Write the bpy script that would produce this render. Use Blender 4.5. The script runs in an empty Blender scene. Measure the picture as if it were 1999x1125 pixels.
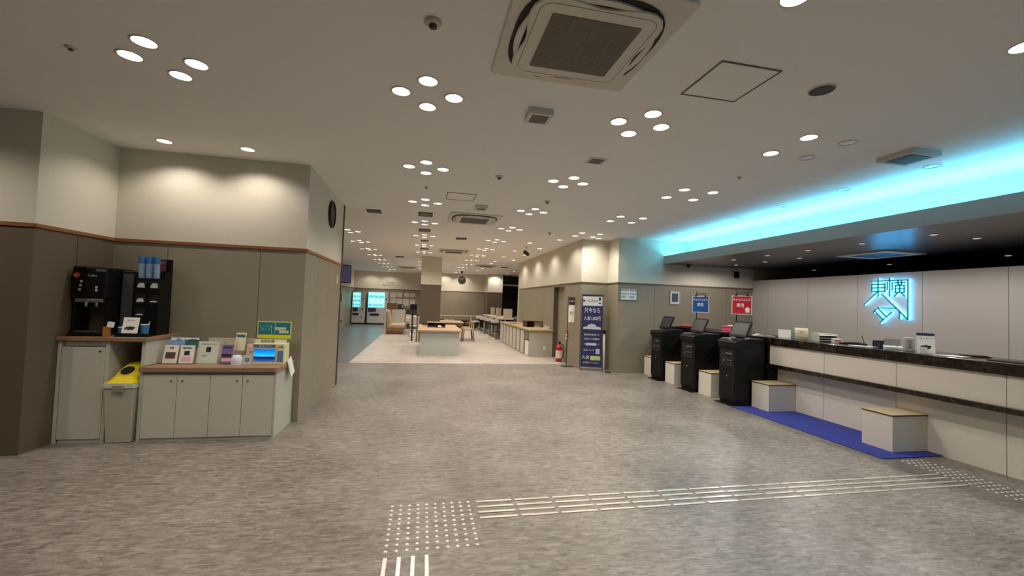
import bpy, bmesh, math, random
from mathutils import Vector, Matrix
from mathutils.geometry import delaunay_2d_cdt
random.seed(7)
sc = bpy.context.scene
COL = sc.collection
PI = math.pi
CEIL = 3.08
TRIM = 2.045

# ------------------------------------------------------------------ helpers
def lin(c):
    c = c / 255.0
    return c / 12.92 if c <= 0.04045 else ((c + 0.055) / 1.055) ** 2.4

MATS = {}
def mat(name, rgb, rough=0.6, metal=0.0, emit=None, es=0.0, noise=0.0, scale=30.0, bump=0.0, bscale=200.0, spec=0.5, alpha=1.0, trans=0.0, coat=0.0):
    if name in MATS: return MATS[name]
    m = bpy.data.materials.new(name); m.use_nodes = True
    nt = m.node_tree; b = nt.nodes['Principled BSDF']
    c = (lin(rgb[0]), lin(rgb[1]), lin(rgb[2]), 1)
    b.inputs['Base Color'].default_value = c
    b.inputs['Roughness'].default_value = rough
    b.inputs['Metallic'].default_value = metal
    b.inputs['Specular IOR Level'].default_value = spec
    b.inputs['Coat Weight'].default_value = coat
    if trans: b.inputs['Transmission Weight'].default_value = trans
    if alpha < 1: b.inputs['Alpha'].default_value = alpha
    if emit:
        b.inputs['Emission Color'].default_value = (lin(emit[0]), lin(emit[1]), lin(emit[2]), 1)
        b.inputs['Emission Strength'].default_value = es
    if noise or bump:
        tc = nt.nodes.new('ShaderNodeTexCoord')
    n = nt.nodes.new('ShaderNodeTexNoise') if noise else None
    if noise:
        n.inputs['Scale'].default_value = scale; n.inputs['Detail'].default_value = 6
        nt.links.new(tc.outputs['Object'], n.inputs['Vector'])
        mx = nt.nodes.new('ShaderNodeMix'); mx.data_type = 'RGBA'
        mx.inputs[6].default_value = tuple(min(1, x * (1 - noise)) for x in c[:3]) + (1,)
        mx.inputs[7].default_value = tuple(min(1, x * (1 + noise)) for x in c[:3]) + (1,)
        nt.links.new(n.outputs['Fac'], mx.inputs[0]); nt.links.new(mx.outputs[2], b.inputs['Base Color'])
    if bump:
        n2 = nt.nodes.new('ShaderNodeTexNoise'); n2.inputs['Scale'].default_value = bscale
        bp = nt.nodes.new('ShaderNodeBump'); bp.inputs['Strength'].default_value = bump; bp.inputs['Distance'].default_value = 0.004
        nt.links.new(tc.outputs['Object'], n2.inputs['Vector']); nt.links.new(n2.outputs['Fac'], bp.inputs['Height'])
        nt.links.new(bp.outputs['Normal'], b.inputs['Normal'])
    MATS[name] = m
    return m

def wood(name, a, b_, scale=(2, 30, 30), rough=0.45):
    if name in MATS: return MATS[name]
    m = mat(name, a, rough); nt = m.node_tree; b = nt.nodes['Principled BSDF']
    tc = nt.nodes.new('ShaderNodeTexCoord'); mp = nt.nodes.new('ShaderNodeMapping'); mp.inputs['Scale'].default_value = scale
    n = nt.nodes.new('ShaderNodeTexNoise'); n.inputs['Scale'].default_value = 1.6; n.inputs['Detail'].default_value = 8; n.inputs['Distortion'].default_value = 0.6
    r = nt.nodes.new('ShaderNodeValToRGB')
    r.color_ramp.elements[0].position = 0.3; r.color_ramp.elements[1].position = 0.7
    r.color_ramp.elements[0].color = (lin(a[0]), lin(a[1]), lin(a[2]), 1); r.color_ramp.elements[1].color = (lin(b_[0]), lin(b_[1]), lin(b_[2]), 1)
    nt.links.new(tc.outputs['Object'], mp.inputs['Vector']); nt.links.new(mp.outputs['Vector'], n.inputs['Vector'])
    nt.links.new(n.outputs['Fac'], r.inputs['Fac']); nt.links.new(r.outputs['Color'], b.inputs['Base Color'])
    return m

class MB:
    def __init__(s): s.v = []; s.f = []; s.m = []; s.sm = []
    def add(s, vs, fs, m=0, smooth=False):
        o = len(s.v); s.v += [tuple(v) for v in vs]
        for f in fs: s.f.append([i + o for i in f]); s.m.append(m); s.sm.append(smooth)
        return s
    def box(s, x0, y0, z0, x1, y1, z1, m=0):
        if x0 > x1: x0, x1 = x1, x0
        if y0 > y1: y0, y1 = y1, y0
        if z0 > z1: z0, z1 = z1, z0
        v = [(x, y, z) for z in (z0, z1) for x, y in ((x0, y0), (x1, y0), (x1, y1), (x0, y1))]
        return s.add(v, [(3, 2, 1, 0), (4, 5, 6, 7), (0, 1, 5, 4), (1, 2, 6, 5), (2, 3, 7, 6), (3, 0, 4, 7)], m)
    def prism(s, pts, a, b, axis='z', m=0):
        # pts: 2d outline, extruded from a to b along axis (z: xy, y: xz, x: yz)
        def P(p, t): return {'z': (p[0], p[1], t), 'y': (p[0], t, p[1]), 'x': (t, p[0], p[1])}[axis]
        n = len(pts)
        v = [P(p, a) for p in pts] + [P(p, b) for p in pts]
        fs = [tuple(range(n))[::-1], tuple(range(n, 2 * n))] + [(i, (i + 1) % n, (i + 1) % n + n, i + n) for i in range(n)]
        return s.add(v, fs, m)
    def lathe(s, prof, c=(0, 0, 0), seg=24, m=0, axis='z', smooth=True):
        v = []; f = []
        for r, h in prof:
            for i in range(seg):
                a = 2 * PI * i / seg
                p = {'z': (r * math.cos(a), r * math.sin(a), h), 'y': (r * math.cos(a), h, r * math.sin(a)), 'x': (h, r * math.cos(a), r * math.sin(a))}[axis]
                v.append((p[0] + c[0], p[1] + c[1], p[2] + c[2]))
        for k in range(len(prof) - 1):
            for i in range(seg):
                j = (i + 1) % seg
                f.append((k * seg + i, k * seg + j, (k + 1) * seg + j, (k + 1) * seg + i))
        s.add(v, f, m, smooth)
        return s
    def cyl(s, r, z0, z1, c=(0, 0, 0), seg=20, m=0, axis='z', r2=None):
        if r2 is None: r2 = r
        s.lathe([(r, z0), (r2, z1)], c, seg, m, axis)
        for rr, h, rev in ((r, z0, 1), (r2, z1, 0)):
            v = []
            for i in range(seg):
                a = 2 * PI * i / seg
                p = {'z': (rr * math.cos(a), rr * math.sin(a), h), 'y': (rr * math.cos(a), h, rr * math.sin(a)), 'x': (h, rr * math.cos(a), rr * math.sin(a))}[axis]
                v.append((p[0] + c[0], p[1] + c[1], p[2] + c[2]))
            s.add(v, [tuple(range(seg))[::-1] if rev else tuple(range(seg))], m)
        return s
    def tube(s, pts, r, seg=8, m=0):
        pts = [Vector(p) for p in pts]; v = []; f = []
        up = None
        for i, p in enumerate(pts):
            d = (pts[min(i + 1, len(pts) - 1)] - pts[max(i - 1, 0)]).normalized()
            if up is None: up = d.orthogonal().normalized()
            up = (up - d * up.dot(d)).normalized(); w = d.cross(up)
            for k in range(seg):
                a = 2 * PI * k / seg
                v.append(p + (up * math.cos(a) + w * math.sin(a)) * r)
        for i in range(len(pts) - 1):
            for k in range(seg):
                j = (k + 1) % seg
                f.append((i * seg + k, i * seg + j, (i + 1) * seg + j, (i + 1) * seg + k))
        f.append(tuple(range(seg))[::-1]); f.append(tuple(range((len(pts) - 1) * seg, len(pts) * seg)))
        return s.add(v, f, m, True)
    def build(s, name, mats, parent=None, bevel=0.0, seg=2, loc=None, rot=None):
        me = bpy.data.meshes.new(name)
        me.from_pydata(s.v, [], s.f)
        if not isinstance(mats, (list, tuple)): mats = [mats]
        for m in mats: me.materials.append(m)
        for p, mi, sm in zip(me.polygons, s.m, s.sm): p.material_index = mi; p.use_smooth = sm
        bm = bmesh.new(); bm.from_mesh(me); bmesh.ops.recalc_face_normals(bm, faces=bm.faces); bm.to_mesh(me); bm.free()
        o = bpy.data.objects.new(name, me); COL.objects.link(o)
        if parent: o.parent = parent
        if loc: o.location = loc
        if rot: o.rotation_euler = rot
        if bevel:
            b = o.modifiers.new('bevel', 'BEVEL'); b.width = bevel; b.segments = seg; b.limit_method = 'ANGLE'; b.angle_limit = 0.7
            b.harden_normals = False
        return o

def box(x0, y0, z0, x1, y1, z1): return MB().box(x0, y0, z0, x1, y1, z1)
def tag(o, label, cat, group=None, kind=None):
    if label: o['label'] = label
    if cat: o['category'] = cat
    if group: o['group'] = group
    if kind: o['kind'] = kind
    return o
def thing(name, label, cat, loc=(0, 0, 0), rz=0.0, group=None, kind=None):
    o = bpy.data.objects.new(name, None); COL.objects.link(o); o.empty_display_size = 0.05
    o.location = loc; o.rotation_euler = (0, 0, rz)
    return tag(o, label, cat, group, kind)
def struct(name, mb, m, bevel=0):
    o = mb.build(name, m, None, bevel); o['kind'] = 'structure'; return o
def copy_tree(o, parent=None):
    c = o.copy(); COL.objects.link(c); c.parent = parent
    for ch in list(o.children):
        if ch.type != 'LIGHT': copy_tree(ch, c)
    return c
def text(name, body, size, m, parent, loc, rot=(PI / 2, 0, 0), width=None, ext=0.0006, align='CENTER', kind=None, bold=0.0):
    cu = bpy.data.curves.new(name, 'FONT'); cu.body = body; cu.size = size; cu.extrude = ext; cu.offset = bold
    cu.align_x = align; cu.align_y = 'CENTER'; cu.resolution_u = 3
    t = bpy.data.objects.new('tmp_text', cu); COL.objects.link(t)
    dg = bpy.context.evaluated_depsgraph_get(); dg.update()
    me = bpy.data.meshes.new_from_object(t.evaluated_get(dg))
    bpy.data.objects.remove(t)
    me.materials.clear(); me.materials.append(m)
    if width and len(me.vertices):
        xs = [v.co.x for v in me.vertices]; w = max(xs) - min(xs)
        if w > 0:
            for v in me.vertices: v.co.x *= width / w
    o = bpy.data.objects.new(name, me); COL.objects.link(o); o.parent = parent; o.location = loc; o.rotation_euler = rot
    return o
def rrect(w, h, r, n=5, cx=0, cy=0):
    p = []
    for sx, sy, a0 in ((1, 1, 0), (-1, 1, 90), (-1, -1, 180), (1, -1, 270)):
        for i in range(n + 1):
            a = math.radians(a0 + 90 * i / n)
            p.append((cx + sx * (w / 2 - r) + r * math.cos(a), cy + sy * (h / 2 - r) + r * math.sin(a)))
    return p

# ------------------------------------------------------------------ materials
cream = mat('cream_wallpaper', (212, 206, 190), 0.85, noise=0.04, scale=60, bump=0.25, bscale=350)
taupe = mat('taupe_wall_panel', (142, 134, 116), 0.55, noise=0.03, scale=80, bump=0.1, bscale=300)
darktaupe = mat('dark_taupe_panel', (96, 84, 68), 0.55, noise=0.04, scale=80)
groove = mat('panel_groove', (60, 54, 45), 0.8)
trimwood = wood('trim_wood', (122, 78, 46), (150, 98, 60), (3, 3, 60))
ceilm = mat('ceiling_white', (240, 239, 234), 0.9, noise=0.02, scale=40, bump=0.15, bscale=400)
soffitm = mat('soffit_grey', (172, 166, 158), 0.7)
darkceil = mat('glossy_dark_ceiling', (70, 70, 74), 0.3, spec=0.6)
white = mat('white_plastic', (232, 230, 224), 0.45)
offwhite = mat('offwhite_plastic', (205, 198, 182), 0.5)
greyplastic = mat('grey_plastic', (120, 116, 108), 0.5)
darkgrey = mat('dark_grey', (48, 48, 50), 0.5)
black = mat('black_satin', (10, 10, 11), 0.45, spec=0.3)
blackmatt = mat('black_matt', (14, 14, 15), 0.8)
chrome = mat('chrome', (210, 208, 200), 0.2, 1.0)
steel = mat('brushed_steel', (200, 192, 178), 0.32, 1.0)
laminate = mat('white_laminate', (196, 192, 178), 0.45, noise=0.02, scale=50)
deskpanel = mat('desk_panel', (222, 216, 204), 0.5, noise=0.03, scale=60, bump=0.1, bscale=300)
brownwood = wood('walnut_top', (134, 104, 80), (158, 126, 98), (2, 25, 25))
oak = wood('light_oak_top', (214, 188, 148), (230, 206, 168), (25, 2, 25))
tanwood = wood('tan_table_top', (176, 150, 116), (192, 168, 134), (25, 2, 25))
marble = None
paper = mat('paper_white', (238, 236, 230), 0.6)
ink = mat('ink_black', (30, 30, 34), 0.6)
acrylic = mat('clear_acrylic', (235, 240, 240), 0.05, trans=0.9, alpha=0.35)
red = mat('red_paint', (178, 28, 30), 0.35)
blue = mat('sign_blue', (24, 86, 160), 0.45)
navy = mat('navy_print', (38, 42, 86), 0.5)
redsign = mat('sign_red', (190, 30, 46), 0.45)
pink = mat('pink_plastic', (214, 92, 122), 0.45)
lettering_w = mat('white_lettering', (236, 236, 236), 0.5)
glassdark = mat('dark_window_glass', (14, 17, 16), 0.06, spec=0.5)

def marble_mat():
    m = mat('dark_marble', (34, 27, 25), 0.18); nt = m.node_tree; b = nt.nodes['Principled BSDF']
    tc = nt.nodes.new('ShaderNodeTexCoord'); n = nt.nodes.new('ShaderNodeTexNoise'); n.inputs['Scale'].default_value = 13; n.inputs['Detail'].default_value = 10; n.inputs['Distortion'].default_value = 1.2
    r = nt.nodes.new('ShaderNodeValToRGB'); e = r.color_ramp.elements
    e[0].position = 0.46; e[0].color = (lin(24), lin(19), lin(18), 1); e[1].position = 0.86; e[1].color = (lin(84), lin(62), lin(50), 1)
    nt.links.new(tc.outputs['Object'], n.inputs['Vector']); nt.links.new(n.outputs['Fac'], r.inputs['Fac']); nt.links.new(r.outputs['Color'], b.inputs['Base Color'])
    return m
marble = marble_mat()

def floor_mat(name, cols, rough, tile, streak=(3.0, 13.0, 1.0), joint=0.93):
    m = bpy.data.materials.new(name); m.use_nodes = True; nt = m.node_tree; b = nt.nodes['Principled BSDF']; b.inputs['Roughness'].default_value = rough
    L = nt.links.new; N = nt.nodes.new
    tc = N('ShaderNodeTexCoord'); mp = N('ShaderNodeMapping'); mp.inputs['Scale'].default_value = streak; mp.inputs['Rotation'].default_value = (0, 0, 0.12)
    n = N('ShaderNodeTexNoise'); n.inputs['Scale'].default_value = 1.7; n.inputs['Detail'].default_value = 9; n.inputs['Roughness'].default_value = 0.68; n.inputs['Distortion'].default_value = 0.9
    n2 = N('ShaderNodeTexNoise'); n2.inputs['Scale'].default_value = 1.1; n2.inputs['Detail'].default_value = 3
    add = N('ShaderNodeMath'); add.operation = 'MULTIPLY_ADD'; add.inputs[1].default_value = 0.35; 
    r = N('ShaderNodeValToRGB'); e = r.color_ramp.elements
    e[0].position = 0.47; e[1].position = 0.86
    e[0].color = tuple(lin(x) for x in cols[0]) + (1,); e[1].color = tuple(lin(x) for x in cols[2]) + (1,)
    k = r.color_ramp.elements.new(0.66); k.color = tuple(lin(x) for x in cols[1]) + (1,)
    br = N('ShaderNodeTexBrick'); br.offset = 0.0 if tile[2] == 0 else 0.5
    br.inputs['Scale'].default_value = 1.0; br.inputs['Brick Width'].default_value = tile[0]; br.inputs['Row Height'].default_value = tile[1]
    br.inputs['Mortar Size'].default_value = 0.004; br.inputs['Mortar Smooth'].default_value = 0.2
    br.inputs['Color1'].default_value = (0.96, 0.96, 0.96, 1); br.inputs['Color2'].default_value = (1.03, 1.03, 1.03, 1); br.inputs['Mortar'].default_value = (joint, joint, joint, 1)
    mx = N('ShaderNodeMix'); mx.data_type = 'RGBA'; mx.blend_type = 'MULTIPLY'; mx.inputs[0].default_value = 1.0
    L(tc.outputs['Object'], mp.inputs['Vector']); L(mp.outputs['Vector'], n.inputs['Vector']); L(tc.outputs['Object'], n2.inputs['Vector'])
    L(n2.outputs['Fac'], add.inputs[0]); L(n.outputs['Fac'], add.inputs[2]); L(add.outputs[0], r.inputs['Fac'])
    L(tc.outputs['Object'], br.inputs['Vector']); L(r.outputs['Color'], mx.inputs[6]); L(br.outputs['Color'], mx.inputs[7]); L(mx.outputs[2], b.inputs['Base Color'])
    bp = N('ShaderNodeBump'); bp.inputs['Strength'].default_value = 0.12; bp.inputs['Distance'].default_value = 0.003
    L(n.outputs['Fac'], bp.inputs['Height']); L(bp.outputs['Normal'], b.inputs['Normal'])
    return m
floor_grey = floor_mat('grey_vinyl_floor', ((88, 81, 74), (126, 118, 110), (160, 152, 144)), 0.38, (0.9, 0.45, 1), (6.0, 17.0, 1.0))
floor_light = floor_mat('pale_vinyl_floor', ((166, 155, 146), (184, 173, 164), (198, 188, 179)), 0.4, (0.9, 0.9, 0), (1.5, 3.0, 1.0), 0.97)
floor_dark = floor_mat('dark_carpet_floor', ((66, 60, 58), (84, 78, 74), (98, 90, 86)), 0.8, (0.5, 0.5, 0))

# ------------------------------------------------------------------ room shell
struct('floor', box(-9, -5, -0.12, 13, 27.5, 0), floor_grey)
struct('floor_dining', box(-1.6, 10.3, 0.0, 9.0, 24.9, 0.004), floor_light)
struct('floor_corridor', box(-3.95, 10.3, 0.0, -1.6, 26.2, 0.003), mat('corridor_vinyl', (104, 106, 110), 0.35, noise=0.06, scale=6))
struct('floor_carpet', MB().prism([(2.9, 17.0), (5.6, 17.0), (5.6, 24.0), (3.0, 24.0), (3.0, 18.5)], 0.004, 0.008), floor_dark)

# wall builder: lower taupe panelling with grooves, upper cream paper, wood rail between
NTRIM = [0]
def wall(name, a, b, th, seams=(), z1=CEIL, low=None, rail=True, railm=None, out=1):
    """a,b: floor points of the visible face; th: thickness away from the room (left of a->b is the room when out=1)"""
    a = Vector((a[0], a[1], 0)); b = Vector((b[0], b[1], 0)); d = (b - a); L = d.length; d.normalize()
    n = Vector((-d.y, d.x, 0)) * out      # toward the room
    mb = MB()
    def slab(s0, s1, z0, zt, off, back, m):
        p = [a + d * s0 + n * off, a + d * s1 + n * off, a + d * (s1 - (0.006 if s1 >= L else 0)) - n * back, a + d * (s0 + (0.006 if s0 <= 0 else 0)) - n * back]
        mb.add([(q.x, q.y, z0) for q in p] + [(q.x, q.y, zt) for q in p], [(3, 2, 1, 0), (4, 5, 6, 7), (0, 1, 5, 4), (1, 2, 6, 5), (2, 3, 7, 6), (3, 0, 4, 7)], m)
    slab(0, L, TRIM, z1, 0, th, 1)
    slab(0, L, 0, TRIM, -0.004, th, 2)
    cuts = [0] + sorted(seams) + [L]
    for i in range(len(cuts) - 1):
        s0 = cuts[i] + (0.003 if i else 0); s1 = cuts[i + 1] - (0.003 if i < len(cuts) - 2 else 0)
        slab(s0, s1, 0, TRIM, 0, 0.004, 0)
    o = struct(name, mb, [low or taupe, cream, groove])
    if rail:
        NTRIM[0] += 1
        mb2 = MB(); mbk = mb; mb = mb2
        p = [a + n * 0.014, b + n * 0.014, b - n * 0.002, a - n * 0.002]
        p[0] -= d * 0.0; p[1] += d * 0.0
        mb2.add([(q.x, q.y, TRIM - 0.018) for q in p] + [(q.x, q.y, TRIM + 0.018) for q in p], [(3, 2, 1, 0), (4, 5, 6, 7), (0, 1, 5, 4), (1, 2, 6, 5), (2, 3, 7, 6), (3, 0, 4, 7)])
        struct('trim_%d' % NTRIM[0], mb2, railm or trimwood, 0.003)
    return o

railgrey = mat('rail_brown_grey', (104, 88, 72), 0.5)
wall('wall_near', (-8.8, 4.61), (-3.44, 4.61), 0.12, (1.2, 2.1, 3.0, 3.9, 4.8), low=darktaupe, out=-1)
wall('wall_alcove', (-3.44, 4.61), (-3.38, 5.52), 0.12, (0.45,), low=darktaupe, out=-1)
wall('wall_left', (-3.38, 5.52), (-1.4, 5.52), 0.12, (0.525, 1.483), out=-1)
wall('wall_side', (-1.4, 5.52), (-1.4, 7.75), 0.12, (0.65, 1.3), out=-1)
struct('wall_back_of_alcove', MB().box(-8.8, 7.6, 0, -1.52, 7.75, CEIL), taupe)
struct('trim_corner', MB().box(-1.43, 7.75, 0, -1.385, 7.80, CEIL), mat('corner_brown', (86, 66, 50), 0.5))
wall('wall_corridor', (-3.95, 7.75), (-3.95, 26.2), 0.12, tuple(x * 0.95 for x in range(1, 19)), out=-1, railm=railgrey)
wall('wall_vending', (-3.95, 26.2), (0.3, 26.2), 0.12, tuple(x * 0.95 for x in range(1, 5)), out=-1, railm=railgrey)
wall('wall_return', (0.3, 24.9), (0.3, 26.3), 0.1, (), out=1, railm=railgrey)
wall('wall_rear', (0.3, 24.9), (4.45, 24.9), 0.12, (0.9, 1.85, 2.8, 3.7), out=-1, railm=railgrey)
wall('wall_right', (3.66, 16.3), (3.66, 11.72), 0.12, (0.9, 1.8, 2.7, 3.6), out=-1, railm=railgrey)
wall('wall_right_near', (3.66, 10.77), (3.66, 9.58), 0.12, (0.6,), out=-1, railm=railgrey)
wall('wall_column_front', (3.66, 9.58), (4.34, 9.58), 0.12, (), out=-1, railm=railgrey)
wall('wall_column_side', (4.34, 9.7), (4.34, 9.03), 0.12, (), out=-1, railm=railgrey)
wall('wall_reception_end', (4.34, 9.03), (12.0, 9.03), 0.12, (0.92, 1.86, 2.82, 3.8, 4.7), out=-1, railm=railgrey)
# door in the right wall, set back from the wall face
mb = MB().box(3.66, 10.77, 1.99, 3.80, 11.72, CEIL, 0); mb2 = mb
struct('wall_over_door', MB().box(3.66, 10.77, TRIM, 3.78, 11.72, CEIL), cream)
struct('wall_door_head', MB().box(3.66, 10.77, 1.99, 3.80, 11.72, TRIM), taupe)
struct('trim_door_rail', MB().box(3.646, 10.77, TRIM - 0.018, 3.66, 11.72, TRIM + 0.018), railgrey)
struct('trim_jamb', MB().box(3.665, 11.68, 0, 3.80, 11.72, 1.99), mat('jamb_dark', (92, 80, 64), 0.5))
d1 = struct('door_1', MB().box(3.79, 10.77, 0.005, 3.83, 11.68, 1.985), taupe)
MB().tube([(3.76, 11.55, 0.95), (3.76, 11.55, 1.05)], 0.012).cyl(0.012, 3.755, 3.79, (0, 11.55, 0.95), axis='x').cyl(0.012, 3.755, 3.79, (0, 11.55, 1.05), axis='x').build('door_handle', steel, d1)
struct('wall_behind_right', MB().box(3.84, 9.7, 0, 3.95, 16.3, CEIL), taupe)
# room widens behind the right wall
struct('wall_far_right', MB().box(7.0, 16.2, 0, 7.1, 25.0, CEIL), taupe)
struct('wall_return_right', MB().box(3.66, 16.3, 0, 7.0, 16.42, CEIL), cream)
# rear pillar beside the window
def pillar(name, x0, y0, x1, y1, low):
    mb = MB().box(x0, y0, TRIM, x1, y1, CEIL, 1).box(x0, y0, 0, x1, y1, TRIM, 0)
    o = struct(name, mb, [low, cream]); return o
pillar('pillar_rear', 3.52, 23.6, 4.36, 24.9, darktaupe)
pillar('pillar_centre', -0.10, 15.75, 0.63, 16.5, darktaupe)
struct('trim_pillar', MB().box(-0.115, 15.735, TRIM - 0.015, 0.645, 16.515, TRIM + 0.015), railgrey)
struct('trim_pillar_rear', MB().box(3.505, 23.585, TRIM - 0.015, 4.375, 24.915, TRIM + 0.015), railgrey)
# dark window at the end
w1 = struct('window_1', MB().box(4.45, 24.95, 0.0, 6.4, 24.98, CEIL), glassdark)
MB().box(4.40, 24.86, 2.50, 6.4, 24.95, 2.60).build('window_transom', white, w1)
MB().box(5.55, 24.86, 0, 5.63, 24.95, CEIL).box(4.45, 24.9, 0, 6.4, 24.95, 0.08).build('window_frame', mat('window_frame_grey', (110, 104, 98), 0.5), w1)
struct('wall_rear_right', MB().box(6.4, 24.9, 0, 7.0, 25.0, CEIL), cream)
# walls beyond the picture, to close the lobby
struct('wall_south', MB().box(-8.9, -3.6, 0, 13, -3.5, CEIL), taupe)
struct('wall_west', MB().box(-8.9, -3.5, 0, -8.8, 4.7, CEIL), taupe)
struct('wall_office_end', MB().box(12.0, -3.5, 0, 12.1, 9.1, 2.6), mat('office_dark', (60, 56, 52), 0.8))

# reception back wall (2.25 m high, the office lies behind it)
mb = MB()
ys = [9.03, 8.55, 7.50, 6.45, 5.40, 4.36, 3.31, 2.26, 1.2, 0.15, -0.9, -2.0, -3.5]
for i in range(len(ys) - 1):
    mb.box(7.90, ys[i + 1] + 0.003, 0, 7.93, ys[i] - (0.003 if i else 0), 2.25, 0)
mb.box(7.906, -3.5, 0, 8.0, 9.03, 2.248, 1)
struct('wall_reception_back', mb, [mat('reception_backdrop', (188, 182, 175), 0.5, noise=0.03, scale=60), groove])

# soffit over the desk, with the light cove above it
struct('ceiling_reception', MB().box(5.5, -3.5, 2.53, 12.0, 9.03, 2.60), darkceil)
struct('trim_fascia', MB().box(5.47, -3.5, 2.53, 5.50, 9.03, 2.72), soffitm)
struct('wall_cove', MB().box(6.12, -3.5, 2.6, 6.2, 9.03, CEIL), mat('cove_white', (225, 228, 228), 0.8))

# ------------------------------------------------------------------ ceiling with holes for the downlights
HOLE = 0.068
groups = []     # (name of cluster label, [(x, y, lit)])
def diamond(cx, cy, r=0.2): return [(cx, cy - 0.21), (cx - r, cy), (cx + r, cy), (cx, cy + 0.21)]
def square(cx, cy): return [(cx - .213, cy - .213), (cx - .213, cy + .213), (cx + .213, cy - .213), (cx + .213, cy + .213)]
ROWS = [3.31 + 1.86 * k for k in range(0, 12)]
def add_group(label, group, pts, lit=None, power=1.0): groups.append((label, group, pts, lit or [1] * len(pts), power))
near = 'round recessed downlight glowing white in the four-lamp diamond '
add_group(near + 'above the coffee corner', 'downlights above the coffee corner', diamond(-1.81, 3.31))
names0 = ['nearest the round-flow air conditioner', 'behind the square air vent box', 'before the second air conditioner', 'behind the second air conditioner']
for k, y in enumerate(ROWS):
    tagx = ['first', 'second', 'third', 'fourth', 'fifth', 'sixth', 'seventh', 'eighth', 'ninth', 'tenth', 'eleventh', 'twelfth'][k]
    if not 15.5 < y < 16.8:
        add_group('round recessed downlight, %s cluster along the ceiling row over the wooden island' % tagx, '%s downlight cluster in the central row' % tagx, diamond(-0.03, y))
    add_group('round recessed downlight, %s cluster along the ceiling row beside the air conditioners' % tagx, '%s downlight cluster in the air conditioner row' % tagx, diamond(1.77, y + 0.03))
    if y > 10:
        add_group('round recessed downlight, %s cluster along the ceiling row towards the vending machines' % tagx, '%s downlight cluster in the vending row' % tagx, diamond(-1.8, y))
    if y < 9.3:
        add_group('round recessed downlight, %s square cluster of the row beside the reception soffit' % tagx, '%s square downlight cluster' % tagx, square(3.54, y + 0.07), [1, 1, 0, 0] if k == 0 else None, 1.6)
add_group('round recessed downlight of the cluster cut by the top edge of the picture', 'downlights at the top edge', [(1.76, 1.76)])
add_group('round recessed downlight cut off at the upper corner beside the frame edge', 'downlight at the corner', [(3.33, 1.76)])
for x in (-2.75, -1.95):
    add_group('single recessed downlight washing the cream wall above the ' + ('coffee machine' if x < -2.5 else 'brochure stands'), None, [(x, 5.13)], None, 1.5)
for i, y in enumerate((9.9, 11.72, 13.54, 15.36)):
    add_group('small recessed downlight washing the cream wall over the right-hand counter and door', 'wall-washing downlights along the right wall', [(3.2, y)], None, 1.6)
for y in (10.75, 12.6, 14.4, 16.2, 17.2, 19.8, 21.6, 23.4):
    add_group('small recessed downlight in the single row between the wall washers and the clusters', 'single downlight row', [(2.66, y)])
for y in (17.2, 19.0, 20.8, 22.6):
    add_group('small recessed downlight above the high table with partitions', 'downlights over the high table', [(4.4, y)])
add_group('round recessed downlight washing the corner column beside the banner stand', 'corner column downlights', [(3.95, 9.3)], None, 0.28)
add_group('recessed downlight before the rear pillar', 'rear pillar downlight', [(3.9, 23.25)], None, 2.5)
for x in (-3.0, -2.0):
    add_group('recessed downlight washing the wall over the vending machines', 'vending wall downlights', [(x, 25.6)], None, 1.6)
for x in (1.2, 2.2):
    add_group('recessed downlight washing the rear wall near the far clock', 'rear wall downlights', [(x, 24.5)], None, 1.6)
for i, y in enumerate((3.42, 4.38, 5.33, 6.27, 7.2, 8.15)):
    add_group('unlit round downlight in the cyan glow, %s along the cove from the desk end' % ['nearest', 'second', 'third', 'fourth', 'fifth', 'sixth'][i], None, [(5.14, y)], [0])
# unseen lamps added out of view to light the near floor, wall and desk
for (x, y, p) in ((-1.8, 1.45, 2), (-0.03, 1.45, 1.5), (-0.03, -0.6, 2), (1.77, -0.6, 2), (3.54, 0.2, 3), (3.54, -1.6, 2), (-3.9, 3.7, 2.2), (-5.0, 3.7, 2.2), (-3.6, 1.6, 2)):
    add_group('unseen recessed downlight added out of view for light', 'unseen downlights added out of view', [(x, y)], None, p)

holes = [(x, y) for _, _, pts, _, _ in groups for x, y in pts]
def ceiling_mesh():
    vs = [Vector((-8.9, -3.6)), Vector((6.2, -3.6)), Vector((6.2, 9.1)), Vector((7.1, 9.1)), Vector((7.1, 25.1)), Vector((1.0, 26.4)), Vector((-8.9, 26.4))]
    es = [(i, (i + 1) % len(vs)) for i in range(len(vs))]
    seg = 16
    for (x, y) in holes:
        o = len(vs)
        for i in range(seg):
            a = 2 * PI * i / seg; vs.append(Vector((x + HOLE * math.cos(a), y + HOLE * math.sin(a))))
        es += [(o + i, o + (i + 1) % seg) for i in range(seg)]
    # helper points keep the triangles compact
    for gx in range(-8, 7):
        for gy in range(-3, 26):
            p = (gx + .37, gy + .41)
            if p[0] < 6.1 and all((p[0] - h[0]) ** 2 + (p[1] - h[1]) ** 2 > 0.02 for h in holes): vs.append(Vector(p))
    rv, re_, rf, _, _, _ = delaunay_2d_cdt(vs, es, [], 1, 1e-5)
    fs = []
    for f in rf:
        cx = sum(rv[i].x for i in f) / len(f); cy = sum(rv[i].y for i in f) / len(f)
        if any((cx - h[0]) ** 2 + (cy - h[1]) ** 2 < (HOLE * 0.97) ** 2 for h in holes): continue
        fs.append(list(f))
    mb = MB(); mb.add([(v.x, v.y, CEIL) for v in rv], fs)
    return mb
ceiling = struct('ceiling', ceiling_mesh(), ceilm)
struct('ceiling_slab', MB().box(-8.9, -3.6, CEIL + 0.3, 13, 27, CEIL + 0.4), darkgrey)

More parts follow.
